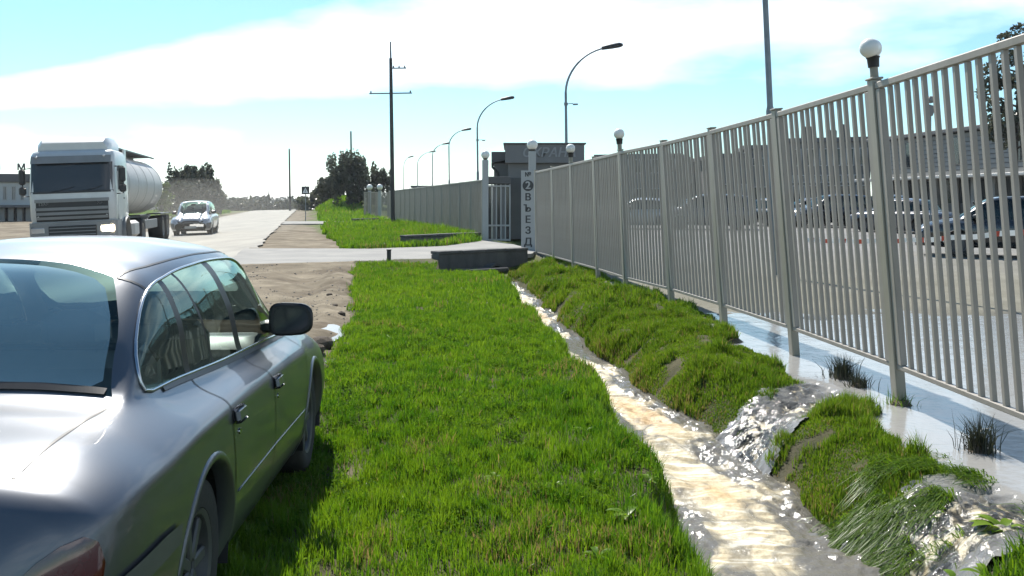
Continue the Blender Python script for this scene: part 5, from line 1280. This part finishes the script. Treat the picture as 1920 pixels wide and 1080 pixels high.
place_copy(yard0, 'paint_darkgrey', ax(1745, 40), 40, 0.25, R(35), 'grey saloon left of the dark high bodied car at the right edge')
place_copy(yard0, 'paint_black', ax(1325, 53), 53, 0.28, R(15), 'black saloon between the silver one and the dark high bodied car')
place_copy(yard1, 'paint_black', ax(1605, 49), 49, 0.28, R(100), 'black high bodied car just left of the nearest globe post')
place_copy(yard1, 'paint_darkgrey', ax(1668, 44), 44, 0.27, R(-15), 'dark grey high bodied car just right of the nearest globe post')

# ------------------------------------------------------------------ tanker truck (front faces the viewer, local +y runs back)
tk = empty('tanker_truck', (-13.80, 29.45, -0.07), math.atan(0.23), 'dusty pale grey tanker truck coming towards the viewer on the road', 'truck')
tk.rotation_euler = (0, -R(2.4), math.atan(0.23)); tk.scale = (1.04, 1.04, 1.05)
def loft(rings, cap=True):
    m = MB(); n = len(rings[0]); vs = [p for r in rings for p in r]
    fs = [(i * n + k, i * n + (k + 1) % n, (i + 1) * n + (k + 1) % n, (i + 1) * n + k) for i in range(len(rings) - 1) for k in range(n)]
    if cap: fs += [tuple(range(n - 1, -1, -1)), tuple(range((len(rings) - 1) * n, len(rings) * n))]
    return m.add(vs, fs)
def rrect(hw, y0, y1, r, z, fr=None):
    "rounded plan outline of the cab at height z: front at y0, back at y1"
    fr = fr or r; pts = []
    for (cx, cy, a0, rr) in ((hw - fr, y0 + fr, -90, fr), (hw - .06, y1 - .06, 0, .06), (-hw + .06, y1 - .06, 90, .06), (-hw + fr, y0 + fr, 180, fr)):
        for k in range(7): a = R(a0 + 15 * k); pts.append((cx + rr * math.cos(a), cy + rr * math.sin(a), z))
    return pts
rings = [rrect(1.20, 0.06, 2.25, .25, .95), rrect(1.225, 0.0, 2.25, .26, 1.2), rrect(1.235, 0.0, 2.25, .26, 1.86), rrect(1.225, 0.05, 2.25, .26, 2.2), rrect(1.21, 0.14, 2.25, .26, 2.80), rrect(1.19, 0.16, 2.25, .25, 3.05), rrect(1.15, 0.24, 2.25, .25, 3.16), rrect(1.02, 0.42, 2.2, .25, 3.22)]
cab = loft(rings).build('cab', 'cab_paint', tk, True)
# windshield as a curved sheet 1 cm proud of the cab
def front_sheet(z0, z1, hw, off, n=21, m=7, wrap=0.30):
    G = []
    for i in range(m):
        z = z0 + (z1 - z0) * i / (m - 1); y = np.interp(z, [.95, 1.2, 1.86, 2.2, 2.8, 3.05, 3.16], [.06, 0, 0, .05, .14, .16, .24])
        row = []
        for k in range(n):
            s = -1 + 2 * k / (n - 1); x = hw * s; e = max(0, abs(x) - (1.22 - .26)); r = .26
            yy = y + (r - math.sqrt(max(0, r * r - min(e, .255) ** 2))); row.append((x, yy - off, z))
        G.append(row)
    return np.array(G)
fs_ = front_sheet(1.93, 2.82, 1.15, 0.012); MB().grid(fs_).build('windshield', 'window_dark', tk, 'all')
MB().grid(front_sheet(1.90, 1.965, 1.17, 0.020)).build('wiper_panel', 'black_plastic', tk, 'all')
for x in (-.55, .25): MB().tube([(x, -0.02, 1.95), (x + .42, 0.0, 2.02), (x + .62, .02, 2.10)], 0.012, 6).build('wiper', 'black_plastic', tk)
vz = MB(); g = front_sheet(2.80, 3.02, 1.13, 0.10); g[:, :, 1] -= np.linspace(.10, 0, g.shape[0])[:, None]; vz.grid(g); g2 = g.copy(); g2[:, :, 1] += 0.02; vz.grid(g2[:, ::-1])
vs_ = vz.build('sun_visor', 'cab_grey', tk, 'all')
for x in (-.95, .95): MB().lathe([(.001, -.02), (.035, -.015), (.04, .02)], 12, (x, -0.01, 3.0), axis='y').build('marker_lamp', 'lamp_clear', vs_, True)
# roof deflector
dfl = [[(x * s, y, z) for (x, z) in ((-1.02, 3.15), (-1.02, 3.42 + a), (-.9, 3.60 + a), (.9, 3.60 + a), (1.02, 3.42 + a), (1.02, 3.15))] for (y, s, a) in ((0.40, .97, -.17), (0.55, 1.0, -.04), (1.1, 1.0, .01), (2.1, 1.0, .0))]
dm_ = loft(dfl).build('roof_deflector', 'cab_paint', tk, True)
for x in (-.12, .06, .24): MB().box((x, 0.52, 3.42), (0.04, 0.06, 0.15)).build('air_horn', 'cab_grey', dm_)
# grille: recessed dark field with proud bars
MB().grid(front_sheet(1.06, 1.72, 1.02, 0.006)).build('grille_field', 'black_plastic', tk, 'all')
for (z, h, hw) in ((1.60, .13, 1.04), (1.455, .085, 1.03), (1.315, .085, 1.02), (1.18, .085, 1.01), (1.70, .10, 1.05)):
    g = front_sheet(z - h / 2 - .02, z + h / 2 - .02, hw, 0.035, m=3)
    b = MB().grid(g); 
    if z != 1.60: b.build('grille_bar', 'cab_grey', tk, 'all')
for s, x, w in (('DAF', -.80, .11), ('XF', .78, .11)):
    t = put('badge', text_mesh(s, w * 1.3, .006, 'sign_letter', bold=.003), tk); t.rotation_euler = (R(90), 0, 0); t.location = (x, 0.0 if abs(x) < .9 else .02, 1.585)
# bumper with lamps, mesh intake, steps
bmp = [rrect(1.25, -0.06, .9, .22, z) for z in (.36, .42, .62, .98, 1.04)]
bm_ = loft(bmp).build('bumper', 'cab_grey', tk, True)
MB().box((0, -0.072, .70), (1.35, .03, .44), bev=.01).build('air_intake', 'black_plastic', bm_)
for k in range(4): MB().box((0, -0.094, .55 + .1 * k), (1.30, .015, .025)).build('intake_slat', 'cab_grey', bm_)
for s in (1, -1):
    MB().box((s * .98, -0.04, .80), (.40, .07, .20), bev=.03).build('headlight', 'lamp_lit' if s > 0 else 'lamp_clear', bm_)
    MB().box((s * .98, -0.045, .52), (.24, .05, .12), bev=.02).build('fog_lamp', 'lamp_clear', bm_)
MB().box((0, -0.085, .42), (.52, .02, .11)).build('number_plate', 'plate_light', bm_)
# side windows, doors, mirrors
for s in (1, -1):
    d_ = MB().box((s * 1.232, .98, 1.75), (.02, 1.05, 1.55), bev=.006).build('door', 'cab_paint', tk)
    MB().prism([(.46, 1.96), (1.45, 1.96), (1.45, 2.72), (.62, 2.72)], .012, Matrix(((0, 0, s, s * 1.243), (1, 0, 0, 0), (0, 1, 0, 0), (0, 0, 0, 1)))).build('side_window', 'window_dark', d_)
    MB().box((s * 1.25, 1.38, 1.70), (.02, .14, .04), bev=.006).build('handle', 'black_plastic', d_)
    m = MB(); m.box((s * 1.42, .22, 2.42), (.18, .12, .46), bev=.04); m.box((s * 1.42, .22, 2.00), (.20, .12, .24), bev=.04); m.tube([(s * 1.2, .3, 2.68), (s * 1.42, .24, 2.66), (s * 1.42, .24, 1.84), (s * 1.22, .3, 1.84)], .02, 6); m.build('wing_mirror', 'black_plastic', tk)
    MB().box((s * 1.14, 2.36, 2.2), (.05, .36, 2.2), bev=.02).build('side_fairing', 'cab_paint', tk)
    MB().lathe([(.58, -.05), (.60, .0), (.58, .24), (.56, .24), (.56, -.05)], 24, (s * 1.10 if s > 0 else s * 1.34, 1.38, .52), axis='x').build('front_mudguard', 'cab_grey', tk, True)
    st = MB(); st.box((s * 1.10, .98, .62), (.26, .5, .05), bev=.01); st.box((s * 1.10, .98, .9), (.24, .5, .05), bev=.01); st.build('step', 'black_plastic', tk)
    wheel(tk, s * 1.06, 1.38, .51, .32, s, rim='cab_grey', detail=False)
    for yy in (4.9, 10.0, 11.3): wheel(tk, s * .98, yy, .51, .52, s, rim='cab_grey', detail=False)
    MB().box((s * 1.06, 3.2, .68), (.5, 1.1, .56), bev=.1).build('fuel_tank', 'tank_metal', tk, True)
    MB().box((s * .98, 4.9, 1.10), (.56, 1.2, .04), bev=.015).build('rear_mudguard', 'black_plastic', tk)
    MB().box((s * .98, 10.65, 1.10), (.56, 2.6, .04), bev=.015).build('trailer_mudguard', 'black_plastic', tk)
    MB().box((s * 1.16, 7.3, .75), (.06, 3.0, .34), bev=.02).build('side_guard', 'cab_grey', tk)
    MB().box((s * 1.05, 11.95, .78), (.36, .06, .5), bev=.01).build('mud_flap', 'rubber', tk)
ch = MB(); 
for s in (1, -1): ch.box((s * .42, 6.4, .95), (.09, 11.4, .26))
for yy in (2.6, 4.9, 7.5, 10.0, 11.3): ch.box((0, yy, .92), (.9, .12, .18))
ch.build('chassis', 'dark_metal', tk)
tank = MB(); Lt0, Lt1, rt, zc_ = 2.75, 12.1, 1.08, 2.22
prof = [(0.001, Lt0), (.45, Lt0 + .05), (.85, Lt0 + .18), (1.05, Lt0 + .36), (rt, Lt0 + .6), (rt, Lt1 - .6), (1.05, Lt1 - .36), (.85, Lt1 - .18), (.45, Lt1 - .05), (.001, Lt1)]
tank.lathe(prof, 40, (0, 0, zc_), axis='y'); to = tank.build('tank', 'tank_metal', tk, True)
for yy in (3.6, 5.5, 7.4, 9.3, 11.2): MB().lathe([(rt + .002, yy - .05), (rt + .010, yy - .045), (rt + .010, yy + .045), (rt + .002, yy + .05)], 40, (0, 0, zc_), axis='y').build('tank_band', 'tank_metal', to, True)
wk = MB(); 
for k in range(24): wk.box((0.25, 3.2 + .36 * k, zc_ + rt + .14), (.9, .28, .03))
for xx in (-.22, .72): wk.box((xx, 7.4, zc_ + rt + .11), (.05, 8.9, .05))
wk.build('walkway', 'dark_metal', to)
for yy in (4.6, 7.4, 10.2): MB().lathe([(.28, 0), (.28, .16), (.24, .2), (.001, .22)], 20, (-.1, yy, zc_ + rt - .02)).build('hatch', 'tank_metal', to, True)
# ================================================================== trees and plants
def leaf_cards(C, size, rng, up=0.0, squash=1.0):
    "random leaf quads (folded rhombs) around the points C"
    n = len(C); d = rng.normal(0, 1, (n, 3)); d[:, 2] += up; d /= np.linalg.norm(d, axis=1)[:, None]
    e = rng.normal(0, 1, (n, 3)); e -= d * (e * d).sum(1)[:, None]; e /= np.linalg.norm(e, axis=1)[:, None]
    s = size * rng.uniform(0.6, 1.4, n)[:, None]
    nn = np.cross(d, e)
    V = np.stack([C - d * s * .5, C + e * s * .33 * squash + nn * s * .08, C + d * s * .5, C - e * s * .33 * squash + nn * s * .08], 1)
    i = np.arange(n)[:, None] * 4
    return V.reshape(-1, 3), np.concatenate([i, i + 1, i + 2, i + 3], 1)
def crown_points(n, clumps, rng):
    "points spread over ellipsoid clumps (centre, radii); denser at their skins, so light and dark show"
    w = np.array([c[1][0] * c[1][1] * c[1][2] for c in clumps]) ** 0.75; k = rng.choice(len(clumps), n, p=w / w.sum())
    cen = np.array([clumps[i][0] for i in range(len(clumps))])[k]; rad = np.array([clumps[i][1] for i in range(len(clumps))])[k]
    d = rng.normal(0, 1, (n, 3)); d /= np.linalg.norm(d, axis=1)[:, None]; r = rng.uniform(0.35, 1.0, n) ** 0.55
    return cen + d * rad * r[:, None], k
def tree(name, label, loc, h, rx, n_leaf, leaf, material, kind='broad', seed=1, group=None, trunk_share=0.3, stems=1, tr=None, cat='tree'):
    rng = np.random.default_rng(seed); o = empty(name, loc, label=label, cat=cat, group=group)
    clumps = []; tb = MB(); r0 = tr or h * 0.016
    if kind == 'conifer':
        tb.tube([(0, 0, -.3), (0, 0, h * .5), (0, 0, h * .97)], [r0, r0 * .6, r0 * .1], 7)
        nl = int(h * 2.2) + 5
        for k in range(nl):
            f = k / (nl - 1); z = h * (.08 + .90 * f); rr = rx * (1 - f) ** 0.9 + .08
            for j in range(max(3, int(7 * (1 - f)))):
                a = rng.uniform(0, 6.28); q = rr * rng.uniform(.45, .8)
                clumps.append(((q * math.cos(a), q * math.sin(a), z - .25 * q), (rr * .38 + .05, rr * .38 + .05, .10 * rr + .12)))
    else:
        for s in range(stems):
            a = rng.uniform(0, 6.28) if stems > 1 else 0; sx = (rx * .30 * rng.uniform(.3, 1.0) * math.cos(a), rx * .30 * rng.uniform(.3, 1) * math.sin(a)) if stems > 1 else (0, 0)
            top = (sx[0] * 2.0 + rng.normal(0, .1) * rx, sx[1] * 2.0 + rng.normal(0, .1) * rx, h * rng.uniform(.72, .95))
            mid = (sx[0] * 1.3, sx[1] * 1.3, h * .4)
            tb.tube([(sx[0] * .6, sx[1] * .6, -.3), mid, top], [r0, r0 * .65, r0 * .15], 7)
            for b in range(9 if stems == 1 else 4):
                f = rng.uniform(trunk_share, .9); p = Vector(mid).lerp(Vector(top), max(0, (f - .4) / .6)); a = rng.uniform(0, 6.28); q = rx * rng.uniform(.45, .85) * (1 - abs(f - .5) * .7)
                e = p + Vector((q * math.cos(a), q * math.sin(a), q * .55)); tb.tube([p, p.lerp(e, .5) + Vector((0, 0, -.05 * q)), e], [r0 * .4, r0 * .25, r0 * .06], 5)
                clumps.append((tuple(e), ((rx * rng.uniform(.09, .16),) * 2 + (rx * rng.uniform(.30, .55),)) if kind == 'spire' else (rx * rng.uniform(.20, .34), rx * rng.uniform(.20, .34), .22 * rx * rng.uniform(.8, 1.3))))
            clumps.append((top, (rx * .12, rx * .12, rx * .5) if kind == 'spire' else (rx * .24, rx * .24, rx * .28)))
        nc = 60 if kind == 'spire' else 26
        for k in range(nc):
            a = rng.uniform(0, 6.28); f = rng.uniform(trunk_share, .93); q = rx * math.sqrt(rng.uniform(.05, 1)) * (1 - .75 * max(0, f - .55) / .45) * .82
            rr = rx * (rng.uniform(.07, .17) if kind == 'spire' else rng.uniform(.14, .30))
            clumps.append(((q * math.cos(a), q * math.sin(a), h * f), (rr, rr, rr * (2.6 if kind == 'spire' else .85))))
    tb.build('trunk', 'bark', o, True)
    P_, k_ = crown_points(n_leaf, clumps, rng)
    P_[:, 2] = np.maximum(P_[:, 2], 0.05)
    V, Q = leaf_cards(P_, leaf, rng, up=1.0 if kind == 'spire' else 0.2)
    ct = rng.uniform(0, .8, len(clumps))[k_] * .6 + rng.uniform(0, .35, n_leaf)
    me = fastmesh('crown', V, Q, material, tint=np.repeat(np.clip(ct, 0, .8), 4)); c = put('crown', me, o)
    return o
def gpt(px, d): x = ax(px, d); return (x, d, float(gz(x, d)) - 0.05)
tree('leafy_bush', 'large dark many stemmed bush beside the power pole', gpt(664, 97), az(316, 97) - 0.2, 2.9, 9500, 0.27, 'leaf_dark', 'spire', 3, stems=7, trunk_share=.12, tr=.09, cat='bush')
tree('leafy_bush', 'smaller right lobe of dark shrubs under the power pole', gpt(712, 100), az(330, 100) - 0.2, 1.7, 3000, 0.26, 'leaf_dark', 'spire', 4, stems=5, trunk_share=.12, tr=.07, cat='bush')
tree('leafy_bush', 'low grey green shrub on the slope left of the large dark bush', gpt(622, 108), 2.9, 2.0, 2200, 0.32, 'leaf_dark', 'broad', 5, stems=4, trunk_share=.1, tr=.05, cat='bush')
# trees behind the truck
spec = [(318, 118, 302, 1.5, 'conifer'), (336, 112, 316, 2.1, 'spire'), (352, 115, 308, 2.0, 'spire'), (369, 110, 310, 2.1, 'spire'), (386, 113, 306, 2.0, 'spire'), (401, 112, 334, 1.6, 'spire'), (360, 104, 338, 2.6, 'broad'), (394, 104, 352, 1.7, 'broad')]
lab = ['narrow spruce at the left end of the trees behind the tanker', 'leafy tree just right of the narrow spruce behind the tanker', 'tall leafy tree second from the spruce behind the tanker', 'leafy tree in the middle of the group behind the tanker', 'tallest leafy tree at the right of the group behind the tanker', 'lower leafy tree at the right end of the group behind the tanker', 'low broad tree in front of the middle of the group', 'small bushy tree in front of the right end of the group']
for k, (px, d, yt, rx, kd) in enumerate(spec):
    tree('conifer_tree' if kd == 'conifer' else 'leafy_tree', lab[k], gpt(px, d), az(yt, d), rx, 3000, 0.30, 'needle' if kd == 'conifer' else 'leaf_dark', kd, 20 + k, 'trees behind the tanker', trunk_share=.08)
tree('leafy_bush', 'bright green round bush between the tanker and the dark trees', gpt(308, 72), az(337, 72), 1.0, 1500, 0.17, 'leaf_mid', 'broad', 40, stems=3, trunk_share=.1, tr=.05, cat='bush')
tree('conifer_tree', 'small lone spruce at the far end of the road', (ax(503, 230), 230, -2.4), az(359, 230) + 2.4, 1.7, 1800, 0.4, 'needle', 'conifer', 41)
tree('leafy_tree', 'tall loose tree at the right edge behind the fence', (ax(1905, 30), 30, 0.2), az(40, 30), 1.25, 3000, 0.15, 'leaf_dark', 'broad', 42, trunk_share=.42, tr=.10)
for k, (px, d, yt) in enumerate(((438, 190, 386), (470, 205, 384), (530, 240, 384), (600, 150, 371), (586, 190, 379))):
    tree('leafy_bush', ['low dark shrub left of the far road end', 'second low shrub left of the far road end', 'low shrub right at the vanishing end of the road', 'rounded shrub on the rise left of the grey green one', 'low far shrub beside the crossing sign'][k], (ax(px, d), d, float(gz(ax(px, d), d))), az(yt, d) - float(gz(ax(px, d), d)) , 4.0, 1200, .7, 'leaf_dark', 'broad', 50 + k, 'shrubs at the far end of the road', trunk_share=.1, stems=3, cat='bush')
# far wood along the skyline: reads as one mass
rng = np.random.default_rng(77); P_ = []; T_ = []
for k in range(520):
    d = rng.uniform(640, 760); x = rng.uniform(-620, 330); zt = az(372.3, d) + rng.normal(0, .6); n = 60; rr = rng.uniform(2.5, 4.5)
    z0 = float(gz(x, d)); c = rng.normal(0, 1, (n, 3)) * (rr, rr, 0) + (x, d, 0); c[:, 2] = rng.uniform(z0, zt, n); f = (c[:, 2] - z0) / (zt - z0); c[:, :2] = (x, d) + (c[:, :2] - (x, d)) * (1.1 - .8 * f)[:, None]
    P_.append(c); T_.append(np.full(n, rng.uniform(0, .7)))
P_ = np.concatenate(P_); V, Q = leaf_cards(P_, 2.6, rng)
tag(put('distant_wood', fastmesh('distant_wood', V, Q, 'leaf_dark', tint=np.repeat(np.concatenate(T_), 4))), 'long low band of far woodland along the skyline', 'wood', kind='stuff')

# tussocks standing in the flood water
def tussock(x, y, n, h, r, label, material='weed_dark', seed=1, name='grass_tussock'):
    rng = np.random.default_rng(seed); a = rng.uniform(0, 6.28, n); q = np.abs(rng.normal(0, r, n)); X, Y = q * np.cos(a), q * np.sin(a)
    v, qd, tr_, tn = blades(X, Y, np.full(n, -0.05), h * rng.uniform(.4, 1.1, n), rng.uniform(.005, .011, n), rng.uniform(0, .75, n), lean=.38, rng=rng)
    o = empty(name, (x, y, -0.08), label=label, cat='tussock', group='dark tussocks standing in the flood water')
    put('blades', fastmesh('blades', v, qd, material, tint=tn, tris=tr_), o)
    MB().lathe([(r * 1.5, -.04), (r * 1.35, .03), (r * .8, .07), (.001, .09)], 12).build('root_clump', 'clod', o, True)
    return o
def tpx(px, py, **k):
    d = (EYE + 0.06) * F_PX / (py - HOR); return ax(px, d), d
x, y = tpx(1580, 712); tussock(x, y, 420, .33, .07, 'dark tussock in the water midway between the two nearest fence posts', seed=2)
x, y = tpx(1612, 728); tussock(x, y, 300, .24, .055, 'shorter dark tussock touching the taller one between the two nearest posts', seed=3)
x, y = tpx(1836, 850); tussock(x, y, 300, .36, .06, 'spreading dark tussock in the water under the nearest fence panel', seed=4)
x, y = tpx(1690, 762); tussock(x, y, 200, .22, .07, 'low tussock at the foot of the nearest globe post', 'grass_wet', seed=5)
x, y = tpx(1195, 560); tussock(x, y, 260, .30, .16, 'dark hollow tussock under the fence beside the far water', seed=6)
# broad leaved weeds in the grass strip
def weed(x, y, n, size, label, seed):
    rng = np.random.default_rng(seed); z = float(gz(x, y)); o = empty('broad_leaf_weed', (x, y, z), label=label, cat='weed')
    for k in range(n):
        a = rng.uniform(0, 6.28); L_ = size * rng.uniform(.6, 1.15); w = L_ * rng.uniform(.16, .24); el = rng.uniform(.35, 1.0); m = 7
        G = []
        for i in range(m):
            t = i / (m - 1); rr = L_ * t; hh = .02 + L_ * (el * t - .75 * el * t * t) ; ww = w * math.sin(math.pi * (t * .93 + .05)) ** .8
            G.append([(rr * math.cos(a) - s * ww * math.sin(a), rr * math.sin(a) + s * ww * math.cos(a), hh + .25 * ww * abs(s)) for s in (-1, 0, 1)])
        lf = MB().grid(np.array(G)); me = lf.mesh('leaf', 'weed_leaf', 'all'); at_ = me.attributes.new('tint', 'FLOAT', 'POINT'); at_.data.foreach_set('value', np.full(len(me.vertices), rng.uniform(0, .75), np.float32))
        put('leaf', me, o)
for (px, py, n, s, lb) in ((1175, 965, 6, .13, 'bright broad leaved weed at the ditch edge, largest of the weeds'), (1100, 812, 5, .10, 'broad leaved weed nearest the orange foam'), (1040, 905, 5, .08, 'small broad leaved weed in the middle of the strip'), (930, 900, 5, .07, 'low weed left of the middle of the strip'), (1120, 1040, 5, .09, 'broad leaved weed close to the bottom edge by the ditch'), (1215, 905, 4, .09, 'pale leaved weed hanging over the ditch bank')):
    d = (EYE - 0.02) * F_PX / (py - HOR); weed(ax(px, d), d, n, s, lb, int(px))
for (px, py, n, s, lb) in ((1880, 965, 9, .17, 'lush leafy weed at the right edge beside the lower spillway'), (1850, 1040, 7, .14, 'leafy weed in the lower right corner'), (1795, 1010, 5, .11, 'small leafy weed between the corner weed and the spillway')):
    d = (EYE - 0.0) * F_PX / (py - HOR); weed(ax(px, d), d, n, s, lb, int(px))
# clods and stones along the edge of the dirt verge
CL = []
for k in range(4):
    rng = np.random.default_rng(200 + k); bm = bmesh.new(); bmesh.ops.create_icosphere(bm, subdivisions=2, radius=1)
    for v in bm.verts: v.co *= 0.75 + .5 * float(fbm(v.co.x * 1.6 + k, v.co.y * 1.6 + v.co.z, 300 + k)); v.co.z *= .65
    me = bpy.data.meshes.new('clod'); bm.to_mesh(me); bm.free(); me.materials.append(MATS['clod' if k < 3 else 'stone']); CL.append(me)
rng = np.random.default_rng(9)
spots = [(600, 655, .16), (588, 668, .12), (612, 648, .09), (650, 652, .07), (640, 590, .06), (628, 575, .05), (618, 560, .05), (604, 690, .08), (636, 620, .05)]
side_words = ['largest earth clod by the puddle in front of the parked car', 'second largest earth clod just beside the largest one', 'third earth clod right of the largest one', 'earth clod at the grass edge level with the wing mirror', 'earth clod on the rut bank past the puddle', 'small earth clod farther up the rut bank', 'farthest small earth clod on the rut bank', 'earth clod nearest the front wheel of the parked car', 'small earth clod between puddle and grass edge']
for k, (px, py, r) in enumerate(spots):
    d = EYE * F_PX / (py - HOR); x = ax(px, d); o = put('earth_clod', CL[k % 3], None, (x, d, float(gz(x, d)) + r * .2)); o.scale = (r, r * 1.1, r * .9); o.rotation_euler = (0, 0, k * 1.3)
    tag(o, side_words[k], 'earth clod', 'earth clods along the verge')
x = ax(735, 24.6); st = MB(); st.box((0, 0, .09), (.10, .10, .36), bev=.012); st.box((0, 0, .28), (.12, .12, .03), bev=.006); o = st.build('marker_stub', 'dark_metal'); o.location = (x, 24.0, float(gz(x, 24.0))); tag(o, 'short dark stub post at the far end of the grass strip', 'post')

# ================================================================== air: thin haze over the whole place
hz = MB().box((0, 700, 6.0), (2600, 1800, 34)).build('haze', None)
hm = bpy.data.materials.new('haze_air'); hm.use_nodes = True; _n = hm.node_tree.nodes; _n.clear()
pv = _n.new('ShaderNodeVolumePrincipled'); pv.inputs['Color'].default_value = (0.92, 0.95, 1.0, 1); pv.inputs['Density'].default_value = 0.0002; pv.inputs['Anisotropy'].default_value = 0.2
ov = _n.new('ShaderNodeOutputMaterial'); hm.node_tree.links.new(pv.outputs[0], ov.inputs['Volume'])
hz.data.materials.append(hm); tag(hz, 'thin pale summer haze over the whole place', 'haze', kind='stuff')

# dust raised by the truck, hanging over the road around the following car
bm = bmesh.new(); bmesh.ops.create_icosphere(bm, subdivisions=3, radius=1)
for v in bm.verts: v.co = Vector((v.co.x * 5.2, v.co.y * 8.0, v.co.z * 1.7)) * (0.85 + 0.3 * float(fbm(v.co.x * 1.5 + 3, v.co.y * 1.5 + v.co.z, 5)))
me = bpy.data.meshes.new('dust_cloud'); bm.to_mesh(me); bm.free()
dc = put('dust_cloud', me, None, (-15.6, 46.5, 1.0)); dc.rotation_euler = (0, 0, math.atan(0.22))
dmt = bpy.data.materials.new('dust_air'); dmt.use_nodes = True; _n = dmt.node_tree.nodes; _n.clear()
pv = _n.new('ShaderNodeVolumePrincipled'); pv.inputs['Color'].default_value = (0.93, 0.89, 0.80, 1); pv.inputs['Density'].default_value = 0.015; pv.inputs['Anisotropy'].default_value = 0.1
ov = _n.new('ShaderNodeOutputMaterial'); dmt.node_tree.links.new(pv.outputs[0], ov.inputs['Volume'])
me.materials.append(dmt); tag(dc, 'pale road dust hanging round the car behind the tanker', 'dust', kind='stuff')
